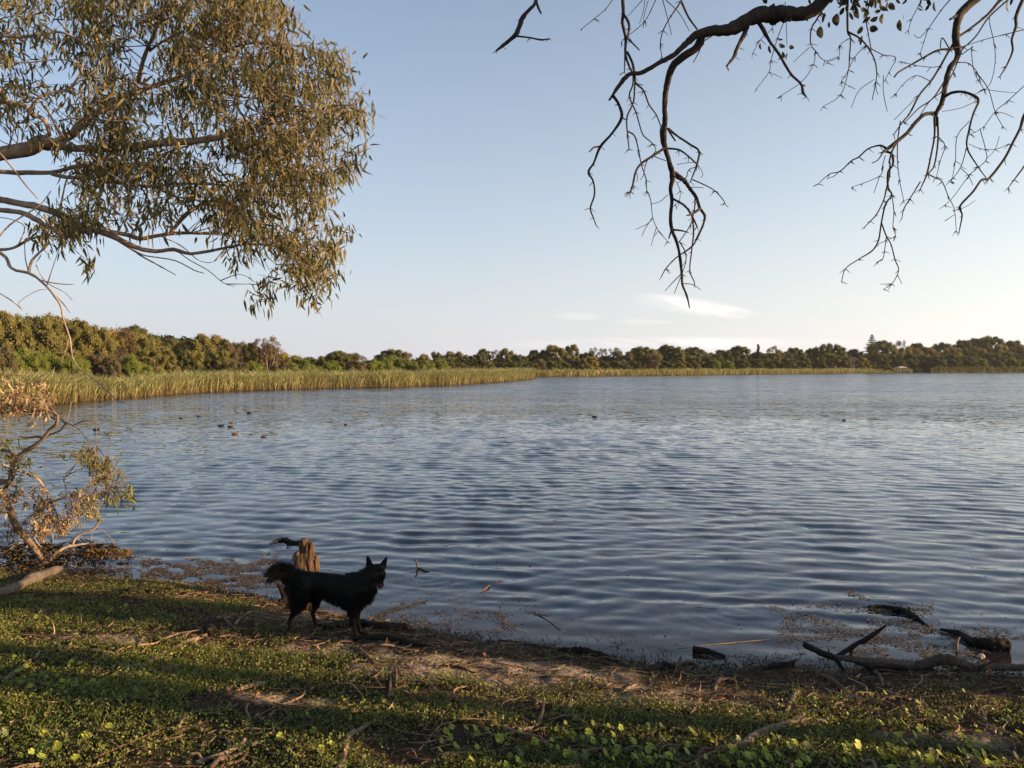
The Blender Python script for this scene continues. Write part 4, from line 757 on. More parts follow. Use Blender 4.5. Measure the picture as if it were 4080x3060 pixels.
    cs = [P(*cL(a, b), Yd + rg.normal(0, .12)) for a, b in [(1360, 1490), (1400, 1500), (1345, 1560), (1390, 1590), (1440, 1540), (1420, 1470), (1375, 1600), (1600, 1560), (1650, 1570), (1700, 1480), (1760, 1450), (1560, 1540), (1660, 1600), (1620, 1500), (1240, 1350), (1280, 1370), (470, 1360), (450, 1380), (465, 1420), (440, 1120), (480, 1000), (230, 1330)]]
    leafspray(cs, 9, .125, .022, GL, rg, 1.15, mb, tw, .10, np.vstack([NP] + [catmull([P(*cL(a, b), Yd) for a, b in ((1480, 1300), (1460, 1400), (1420, 1460))], 4)]))
    tag(mb.build('leaves', M['gumleaf'], root, False, o), kind='stuff'); tag(tw.build('fine_twigs', M['bark_bush'], root, True, o), kind='stuff')
leafygum()

# ---- scrubby gum sapling at the water's edge, left
cS = crop(0, 1450, 1100 / 1825)
def bush():
    k = 1100 / 1825; b0 = ground(*cS(320, 1330)); Yd = float(b0[1]); o = b0
    root = empty('gum_sapling', o, 'leaning half dead gum sapling with brown and green leaves at the water edge', 'tree')
    A = [([(325, 1340), (260, 1260), (190, 1170), (130, 1110), (80, 1030), (60, 960), (40, 900), (-20, 830), (-120, 760), (-200, 600)], [34, 36, 36, 36, 38, 40, 42, 44, 44, 36], 0, -.3), ([(-60, 790), (-10, 780), (60, 770), (80, 730), (90, 660), (120, 610), (200, 560), (280, 500), (320, 440), (370, 400), (380, 350)], [36, 35, 36, 34, 32, 34, 28, 24, 20, 18, 13], -.2, -.5),
         ([(80, 1000), (40, 900), (30, 830), (80, 780)], [24, 26, 28, 24], -.1, -.1), ([(120, 610), (60, 575), (-40, 565)], [22, 20, 22], -.3, -.3), ([(280, 490), (240, 480), (180, 490), (130, 480)], [16, 14, 10, 7], -.4, -.4), ([(310, 480), (330, 465), (400, 440), (430, 400), (440, 380)], [12, 12, 12, 11, 9], -.4, -.4),
         ([(440, 400), (400, 360), (340, 310), (300, 300), (200, 320), (100, 310), (-30, 330)], [14, 13, 12, 10, 10, 8, 8], -.4, -.2), ([(430, 385), (490, 410), (530, 440), (570, 490)], [10, 9, 7, 5], -.4, -.5), ([(490, 405), (550, 378), (620, 385), (635, 440), (635, 490), (645, 550)], [10, 9, 7, 6, 6, 5], -.4, -.5), ([(440, 380), (460, 320), (470, 260), (510, 230)], [8, 7, 6, 4], -.4, -.3),
         ([(390, 350), (330, 280), (330, 250), (300, 200), (220, 130)], [9, 8, 7, 6, 4], -.4, -.3), ([(270, 560), (300, 590), (400, 605), (430, 640)], [7, 6, 5, 4], -.3, -.3), ([(620, 560), (600, 600), (560, 640)], [5, 4], -.4, -.4), ([(630, 385), (660, 430), (685, 450)], [5, 3], -.5, -.5)]
    Bq = [([(300, 1310), (380, 1250), (430, 1210), (480, 1200), (560, 1190), (620, 1198), (650, 1215)], [28, 26, 22, 20, 16, 14, 10], 0, .2), ([(480, 1195), (500, 1150), (560, 1110), (620, 1090), (660, 1040), (682, 1030)], [18, 16, 15, 14, 12, 8], .05, .1), ([(640, 1088), (680, 1100), (720, 1140), (750, 1170), (752, 1200)], [6, 5, 4], .1, .1), ([(620, 1090), (605, 1130), (605, 1170)], [6, 4], .1, .1),
          ([(-40, 650), (0, 660), (100, 700), (220, 740), (280, 800), (320, 870), (350, 940), (390, 1020), (410, 1085)], [16, 16, 16, 14, 12, 11, 10, 9, 7], -.4, -.2), ([(200, 1010), (300, 930), (380, 900), (450, 880), (560, 870), (640, 860)], [10, 10, 10, 9, 7, 5], -.2, -.2), ([(440, 880), (430, 800), (420, 770), (430, 730)], [9, 8, 7, 5], -.2, -.2), ([(450, 880), (540, 840), (640, 770), (700, 745), (740, 700)], [8, 7, 6, 5, 4], -.2, -.3), ([(100, 1080), (170, 1050), (250, 1060), (320, 1050)], [8, 7, 6, 4]), ([(130, 1110), (160, 1040), (200, 1000)], [10, 9, 8], 0, -.2),
          ([(640, 980), (655, 1010), (660, 1035)], [6, 5, 4]), ([(190, 1170), (170, 1230), (160, 1270)], [9, 7, 5]), ([(-20, 1290), (100, 1200), (190, 1160)], [12, 11, 10]), ([(210, 1120), (260, 1200), (310, 1220)], [8, 6, 4]), ([(240, 1060), (250, 1130), (280, 1160)], [5, 4]), ([(-20, 1100), (60, 1140), (130, 1160)], [8, 6]), ([(600, 870), (660, 900), (720, 890)], [5, 4]), ([(-20, 900), (100, 870), (250, 880), (270, 870)], [6, 4])]
    S = traced(root, o, cS, A, Yd, M['bark_bush'], k, .3, 15, sub=3); S += traced(root, o, cS, Bq, Yd, M['bark_pale'], k, .25, 16, sub=3); NP = np.vstack(S)
    rg = np.random.default_rng(33); tw = MB()
    def spray(zones, n, nl, L0, W0, cols, dr):
        cs = []
        for i in range(n):
            x0, y0, x1, y1 = zones[rg.integers(len(zones))]; cs.append(P(*cS(rg.uniform(x0, x1), rg.uniform(y0, y1)), Yd - .3 + rg.normal(0, .25)))
        return leafspray(cs, nl, L0, W0, cols, rg, dr, None, tw, .075, NP)
    dead = spray([(-40, 130, 330, 420), (-40, 200, 400, 340), (-60, 830, 300, 1130), (-60, 830, 300, 1130), (200, 1000, 540, 1140), (430, 860, 640, 980), (250, 880, 520, 1100), (-60, 60, 120, 300)], 118, 11, .072, .022, [(.34, .22, .13), (.38, .27, .17), (.20, .13, .075), (.42, .32, .21)], .8)
    green = spray([(-20, 480, 110, 680), (110, 640, 240, 780), (440, 530, 660, 700), (640, 620, 810, 860), (570, 900, 640, 1010), (660, 800, 860, 920), (640, 640, 800, 760), (470, 560, 640, 640)], 64, 8, .105, .020, [(.12, .125, .045), (.16, .15, .06), (.14, .12, .07), (.19, .19, .05)], .9)
    tag(dead.build('dead_leaves', M['gumleaf'], root, False, o), kind='stuff'); tag(green.build('green_leaves', M['gumleaf'], root, False, o), kind='stuff'); tag(tw.build('fine_twigs', M['bark_bush'], root, True, o), kind='stuff')
bush()
# ------------------------------------------------------------------ dog
def blobmesh(name, shapes, vox, parent, mat_, origin, smooth_it=2, colf=None, noise=0.0, kind=None):
    """shapes: (c, r3) ellipsoids -> ONE continuous remeshed surface"""
    mb = MB(); a, b = 14, 9
    th = np.linspace(0, 2 * math.pi, a, endpoint=False); ph = np.linspace(0, math.pi, b + 2)[1:-1]
    U = np.array([(math.sin(q) * math.cos(t), math.sin(q) * math.sin(t), math.cos(q)) for q in ph for t in th] + [(0, 0, 1), (0, 0, -1)])
    Q = [(i * a + j, (i + 1) * a + j, (i + 1) * a + (j + 1) % a, i * a + (j + 1) % a) for i in range(b - 1) for j in range(a)]
    Tt = [(j, (j + 1) % a, a * b) for j in range(a)] + [((b - 1) * a + (j + 1) % a, (b - 1) * a + j, a * b + 1) for j in range(a)]
    for c, r in shapes: mb.add(U * np.asarray(r) + np.asarray(c), Q, Tt)
    tmp = mb.build('tmp', None); m = tmp.modifiers.new('r', 'REMESH'); m.mode = 'VOXEL'; m.voxel_size = vox
    m = tmp.modifiers.new('s', 'SMOOTH'); m.factor = .5; m.iterations = smooth_it
    dg = bpy.context.evaluated_depsgraph_get(); dg.update(); ev = tmp.evaluated_get(dg); me = ev.to_mesh()
    V = np.empty(len(me.vertices) * 3, np.float32); me.vertices.foreach_get('co', V); V = V.reshape(-1, 3)
    Nn = np.empty(len(me.vertices) * 3, np.float32); me.vertices.foreach_get('normal', Nn); Nn = Nn.reshape(-1, 3)
    F4 = [tuple(p.vertices) for p in me.polygons]; f4 = np.array([f for f in F4 if len(f) == 4]); f3 = np.array([f for f in F4 if len(f) == 3])
    ev.to_mesh_clear(); bpy.data.objects.remove(tmp)
    if noise: V = V + Nn * (noise * (fbm(V[:, 0] * 14 + V[:, 1] * 9, V[:, 2] * 14 - V[:, 1] * 7, 6) - .5))[:, None]
    ob = mk(name, V, [f for f in (f4, f3) if len(f)], mat_, parent, colf(V) if colf else None, True, origin)
    return ob, V, Nn
def chain(pts, Ys=1.0, step=.5):
    out = []
    for i in range(len(pts) - 1):
        (a, ra), (b, rb) = pts[i], pts[i + 1]; a = np.array(a); b = np.array(b); n = max(2, int(np.linalg.norm(a - b) / (min(ra, rb) * step)) + 1)
        for k in range(n + 1):
            t = k / n; r = ra * (1 - t) + rb * t; out.append((a * (1 - t) + b * t, (r, r * Ys, r)))
    return out
def dog():
    g1 = ground(1158, 2527); g2 = ground(1268, 2500); g3 = ground(1424, 2548); g4 = ground(1446, 2528)
    Yn = (g1[1] + g3[1]) / 2; o = np.array((g3[0] - .25, Yn + .06, g3[2])); S = Yn / F
    root = empty('dog', o, 'black dog with tan legs and pricked ears looking out over the water', 'dog')
    def q(px, py, r, dy=0.0): return (P(px, py, Yn + .07 + dy), r * S)
    sh = []
    sh += chain([q(1206, 2316, 44), q(1250, 2324, 48), q(1300, 2330, 50), q(1350, 2345, 58), q(1393, 2358, 68), q(1422, 2350, 64)], .74, .3)
    sh += chain([q(1405, 2330, 52), q(1440, 2322, 46), q(1466, 2300, 40), q(1490, 2284, 34)], .8, .3)
    sh += chain([q(1486, 2300, 31, .02), q(1472, 2328, 34), q(1455, 2345, 34)], .8, .3)
    sh += chain([q(1440, 2352, 34), q(1452, 2375, 22)], .8, .4)
    # hind legs
    def leg(pts, gp, Yb, pr=9.5, dy0=0.0):
        Yg = gp[1]; c = []
        n = len(pts)
        for i, (px, py, r) in enumerate(pts):
            Yd = (Yn + .07 + dy0) + (Yg - (Yn + .07 + dy0)) * min(1, (i / (n - 1)) ** .8); c.append((P(px, py, Yd), r * S))
        out = chain(c, .85, .35); e = gp + np.array((.012, -.004, .014)); out.append((e, (.028, .022, .017))); out.append((e + (.014, 0, -.002), (.021, .020, .013)))
        for t in (-1, 0, 1): out.append((e + (.030, t * .012, -.004), (.010, .008, .009)))
        return out
    sh += leg([(1203, 2335, 46), (1202, 2372, 36), (1190, 2412, 22), (1172, 2443, 13), (1157, 2465, 9.5), (1153, 2490, 8), (1154, 2512, 8.5), (1158, 2522, 9)], g1, 0, dy0=-.05)
    sh += leg([(1240, 2345, 38), (1262, 2378, 25), (1261, 2408, 15.5), (1246, 2436, 9.5), (1249, 2462, 8.5), (1260, 2486, 8.5), (1266, 2496, 8.5)], g2, 0, dy0=.08)
    sh += leg([(1398, 2380, 40), (1402, 2420, 25), (1404, 2455, 16), (1407, 2490, 12.5), (1413, 2520, 11), (1420, 2540, 11)], g3, 0, dy0=-.05)
    sh += leg([(1420, 2390, 34), (1420, 2430, 20), (1421, 2470, 13), (1429, 2500, 10), (1438, 2518, 9.5), (1443, 2525, 9.5)], g4, 0, dy0=.07)
    # tail
    sh += chain([q(1192, 2290, 25), q(1165, 2280, 20), (P(1138, 2272, Yn + .05), 16 * S), (P(1110, 2274, Yn + .03), 12 * S), (P(1090, 2286, Yn + .02), 8 * S), (P(1076, 2300, Yn + .01), 4.5 * S)], 1, .35)
    # head, seen from behind and turned to the lake
    sh += chain([q(1505, 2272, 27, .03), q(1514, 2286, 24, .06), q(1520, 2302, 15, .11), q(1522, 2314, 10.5, .155)], .95, .3)
    sh += [(q(1488, 2290, 1)[0], np.array((24, 22, 30)) * S), (q(1528, 2290, 1, .03)[0], np.array((11, 16, 20)) * S), (q(1506, 2262, 1)[0], np.array((28, 24, 16)) * S)]
    sh += chain([q(1508, 2312, 12, .05), q(1513, 2326, 8, .12)], .8, .3)
    # pricked ears as flattened cones
    for (bx, by, tx, ty, w) in ((1473, 2254, 1464, 2215, 16.5), (1524, 2257, 1543, 2218, 16)):
        for k in range(14):
            t = k / 13; c = P(bx + (tx - bx) * t, by + (ty - by) * t, Yn + .08 + .02 * (bx > 1500)); rr = w * (1 - t) ** .8 * S + .0025; sh.append((c, (rr, .006 + .25 * rr, rr * .8 + .004)))
    g = G('dog_coat'); at = g.n('ShaderNodeAttribute', attribute_name='Col').outputs['Color']; n = g.noise(g.pos((1, 1, .5)), 90, 4, .6)
    g.pbr(g.mix(n, at, g.mix(1.0, at, (.5, .5, .5), 'MULTIPLY')), .6, .15, g.bump(n, .006, .8)); M['coat'] = g.m
    zg = g3[2]
    def tan(V):
        c = np.tile(np.array((.0045, .0040, .0042)), (len(V), 1)); h = V[:, 2] - zg
        n_ = fbm(V[:, 0] * 20, V[:, 2] * 20 + V[:, 1] * 15, 4)
        k = (sstep(.20, .07, h) * sstep(.3, .55, n_ + .12 * (h < .1)))[:, None]; c = c + (np.array((.055, .022, .011)) - c) * k * .9
        tl = P(1100, 2272, Yn + .04); kt = (np.exp(-(((V[:, 0] - tl[0]) / .07) ** 2 + ((V[:, 2] - tl[2]) / .10) ** 2)) * .15)[:, None]; c = c + (np.array((.10, .058, .030)) - c) * kt
        hd = P(1496, 2298, Yn); kh = (np.exp(-(((V[:, 0] - hd[0]) / .018) ** 2 + ((V[:, 2] - hd[2]) / .03) ** 2)) * .15 * (V[:, 1] < Yn + .1))[:, None]; c = c + (np.array((.10, .06, .03)) - c) * kh
        return c
    body, V, Nn = blobmesh('body', sh, .0062, root, M['coat'], o, 4, tan, .012)
    body['label'] = 'glossy black coat fading to tan on the lower legs'
    # fur: thin tapering strands lying back along the coat
    rg = np.random.default_rng(2); h = V[:, 2] - zg; tl = P(1140, 2275, Yn + .05)
    istail = V[:, 0] < P(1178, 2300, Yn + .05)[0]; istail &= h > .25; iships = (V[:, 0] < P(1215, 2300, Yn)[0]) & (h > .15) & ~istail
    chest = (V[:, 0] > P(1360, 2300, Yn)[0]) & (h < .36) & (h > .13); head = (V[:, 0] > P(1470, 2300, Yn)[0]) & (h > .36)
    ear = (V[:, 2] > P(1500, 2250, Yn)[2]) & (V[:, 0] > P(1440, 2250, Yn)[0]); belly = (h > .15) & (h < .30) & ~chest & ~iships & (Nn[:, 2] < -.2)
    Lh = np.where(istail, .062, np.where(chest, .042, np.where(belly, .034, np.where(iships, .045, np.where(head, .015, .022))))) ; Lh = np.where(h < .24, np.minimum(Lh, .020), Lh); Lh = np.where(h < .17, .005, Lh); Lh = np.where(ear, .006, Lh)
    idx = rg.choice(len(V), 26000, p=(lambda w: w / w.sum())(.4 + 3.0 * istail + 1.2 * chest + 1.2 * belly + iships)); b = V[idx] - Nn[idx] * .003; m = len(idx)
    flow = np.where(istail[idx][:, None], np.array((-.45, 0, -1.0)), np.where(chest[idx][:, None], np.array((.15, 0, -1.0)), np.where(iships[idx][:, None], np.array((-.35, 0, -.8)), np.array((-.8, 0, -.45)))))
    flow = np.where((istail[idx] & (Nn[idx][:, 2] > .1))[:, None], np.array((-1.0, 0, .12)), flow)
    d = nrm(Nn[idx] * .55 + flow + rg.normal(0, .22, (m, 3))); clump = fbm(b[:, 0] * 45, b[:, 2] * 45 + b[:, 1] * 30, 8)
    L_ = Lh[idx] * rg.uniform(.5, 1.2, m) * (.6 + .9 * clump); fv, fq, ft, id_ = leaves(b, d, L_, np.minimum(.0032, .001 + L_ * .08), .22, rng=rg)
    c0 = tan(b); c0 = c0 * rg.uniform(.7, 1.6, m)[:, None]; ex = (istail[idx] & (rg.random(m) < np.where(Nn[idx][:, 2] > .2, .15, .55)))[:, None]; c0 = np.where(ex, np.array((.10, .055, .028)) * rg.uniform(.2, 1.3, m)[:, None], c0)
    fo = mk('fur', fv, [fq, ft], M['coat'], root, c0[id_], False, o); fo['kind'] = 'stuff'
    M['tongue'] = simple('wet_tongue', (.42, .09, .09), .3); M['nose'] = simple('wet_nose', (.012, .011, .011), .25)
    blobmesh('tongue', chain([q(1512, 2318, 5, .10), q(1512, 2332, 5.5, .10), q(1508, 2341, 3.5, .095)], .4, .3), .0022, root, M['tongue'], o, 2)
    blobmesh('nose', [(P(1523, 2313, Yn + .245), (.011, .010, .009)), (P(1523, 2316, Yn + .245), (.008, .008, .007))], .002, root, M['nose'], o, 1)
    for dx in (-9, 12): blobmesh('eye', [(P(1514 + dx, 2288, Yn + .07 + .06 + .038), (.009, .008, .008))], .002, root, M['nose'], o, 0)
dog()

# ------------------------------------------------------------------ stump and driftwood
def stump():
    b = ground(1216, 2392); Yd = float(b[1]) ; o = b
    root = empty('tree_stump', o, 'gnarled brown tree stump standing in the shallows behind the black dog', 'stump')
    def lobed(name, cx, py0, py1, w0, w1, seed, lean, top_r):
        rg = np.random.default_rng(seed); n, a = 34, 44; V = []
        zb = P(cx, py0, Yd)[2] - .08; zt = P(cx, py1, Yd)[2]; x0 = P(cx, py0, Yd)[0]; ph = np.arange(a) / a * 2 * math.pi
        for i in range(n):
            t = i / (n - 1); z = zb + (zt - zb) * t; rad = (w0 + (w1 - w0) * t ** .6) / F * Yd * .5 * (1 if t < .93 else max(.25, 1 - ((t - .93) / .07) ** 2 * .7))
            rad *= 1 + .12 * math.exp(-t * 9)
            ridge = .07 * np.sin(ph * 5 + 2.7 * t + seed) + .05 * np.sin(ph * 9 - 3.6 * t + 2 * seed) + .62 * (fbm(np.cos(ph) * 2.2 + seed, np.sin(ph) * 2.2 + t * 5.5, seed, 4) - .5) + .30 * (fbm(np.cos(ph) * 5, np.sin(ph) * 5 + t * 6, seed + 5, 3) - .5)
            r = rad * (1 + ridge); zz = z + .05 * (fbm(np.cos(ph) * 1.8 + 9, np.sin(ph) * 1.8, seed + 2) - .5) * t * 2 * (1 if t > .5 else 0)
            V.append(np.column_stack([x0 + lean * t + r * np.cos(ph), Yd + .03 + r * np.sin(ph) * .9, zz]))
        V = np.vstack(V); V = np.vstack([V, V[-a:].mean(0) - (0, 0, .03)]); i = np.arange(n - 1)[:, None] * a; j = np.arange(a)[None]; k = (j + 1) % a
        Q = np.stack([i + j, i + k, i + a + k, i + a + j], -1).reshape(-1, 4); T = np.array([((n - 1) * a + q, (n - 1) * a + (q + 1) % a, n * a) for q in range(a)])
        mk(name, V, [Q, T], M['stump'], root, None, True, o)
    lobed('wood', 1203, 2400, 2199, 74, 60, 3, .0, 1); lobed('wood', 1240, 2400, 2166, 66, 44, 8, -.022, 1); lobed('knot', 1211, 2225, 2152, 34, 34, 12, -.01, 1); lobed('wood', 1256, 2400, 2215, 40, 26, 17, -.005, 1)
    k = Yd / F
    for pts, w in (([(1160, 2405), (1140, 2380), (1120, 2345), (1108, 2325)], [46, 34, 22, 10]), ([(1180, 2400), (1150, 2395), (1115, 2402), (1090, 2408)], [40, 34, 22, 12]), ([(1170, 2360), (1150, 2340), (1138, 2318)], [30, 18, 8]), ([(1175, 2270), (1165, 2300), (1162, 2345)], [10, 12, 18]), ([(1178, 2235), (1168, 2215), (1166, 2240)], [6, 5, 4])):
        MB().tube([P(x, y, Yd - .04) for x, y in pts], [a * k * .5 for a in w], 9, 5, .12).build('root', M['wetwood'], root, True, o)
stump()
def gstick(name, label, cat, pts, w, mat_, lift=.4, Y=None, rough=.07, group=None, sub=8, sides=9, water=False, forks=()):
    """a stick lying on the ground along the traced points; w in source px"""
    n = len(pts); ww = np.interp(np.linspace(0, 1, n), np.linspace(0, 1, len(w)), w)
    if n == 2: pts = [pts[0], ((pts[0][0] + pts[1][0]) / 2 + 1.5, (pts[0][1] + pts[1][1]) / 2 - 1), pts[1]]; n = 3; ww = np.interp(np.linspace(0, 1, 3), np.linspace(0, 1, len(w)), w)
    Q = []
    for (x, y), a in zip(pts, ww):
        q = ground(x, y); r = a * q[1] / F * .5; q[2] += r * lift * 1.6; Q.append(q)
    Q = np.array(Q); rad = ww * Q[:, 1] / F * .44; o = Q[0].copy(); o[2] -= rad[0]
    Vc, Qc, Tc = tube(Q, rad, sides, sub, rough); mb = MB().add(Vc, Qc, Tc)
    if not forks:
        ob = mb.build(name, mat_, None, True, Q[0]); ob.location = tuple(Q[0]); return tag(ob, label, cat, group)
    root = empty(name, Q[0], label, cat, group); mb.build('main_stem', mat_, root, True, Q[0])
    for fp, fw, hs in forks:     # fork points: (px, py, height above ground in m)
        FQ = []
        for (x, y), hh in zip(fp, hs):
            q = ground(x, y) if hh <= 0.001 else P(x, y, ground(fp[0][0], fp[0][1])[1] + .02); FQ.append(q + (0, 0, .01))
        fr = np.interp(np.linspace(0, 1, len(fp)), np.linspace(0, 1, len(fw)), fw) * Q[0][1] / F * .5
        MB().tube(FQ, fr, 8, 4, .07).build('fork', mat_, root, True, Q[0])
    return root
st, pl, wt_, lg = M['stick'], M['stick_pale'], M['wetwood'], M['log_grey']
gs = 'fallen sticks on the bank'
gstick('log', 'thick weathered grey log lying on the grass at the left edge', 'log', [(-90, 2425), (-20, 2397), (60, 2370), (140, 2330), (238, 2287)], [50, 46, 44, 44, 34], lg, .8, rough=.10, sides=16)
gstick('log', 'short charred black log in the grass below the weed covered shallows', 'log', [(512, 2375), (560, 2364), (620, 2362), (686, 2368)], [26, 30, 30, 26], wt_, .6, rough=.12, sides=12, forks=[([(540, 2368), (552, 2345), (560, 2322)], [22, 16, 8], [.01, .1, .2])])
gstick('fallen_branch', 'long pale curved branch lying in shaded grass left of the dog', 'branch', [(455, 2702), (500, 2676), (564, 2656), (615, 2640), (650, 2614), (693, 2588), (740, 2566), (775, 2554), (822, 2537)], [14, 20, 22, 20, 20, 18, 20, 16], pl, .7, group=gs)
gstick('stump_knob', 'small mossy black stump knob at the upper end of the long pale branch', 'stump', [(828, 2530), (846, 2500), (856, 2490)], [46, 52, 40], wt_, .3, rough=.2)
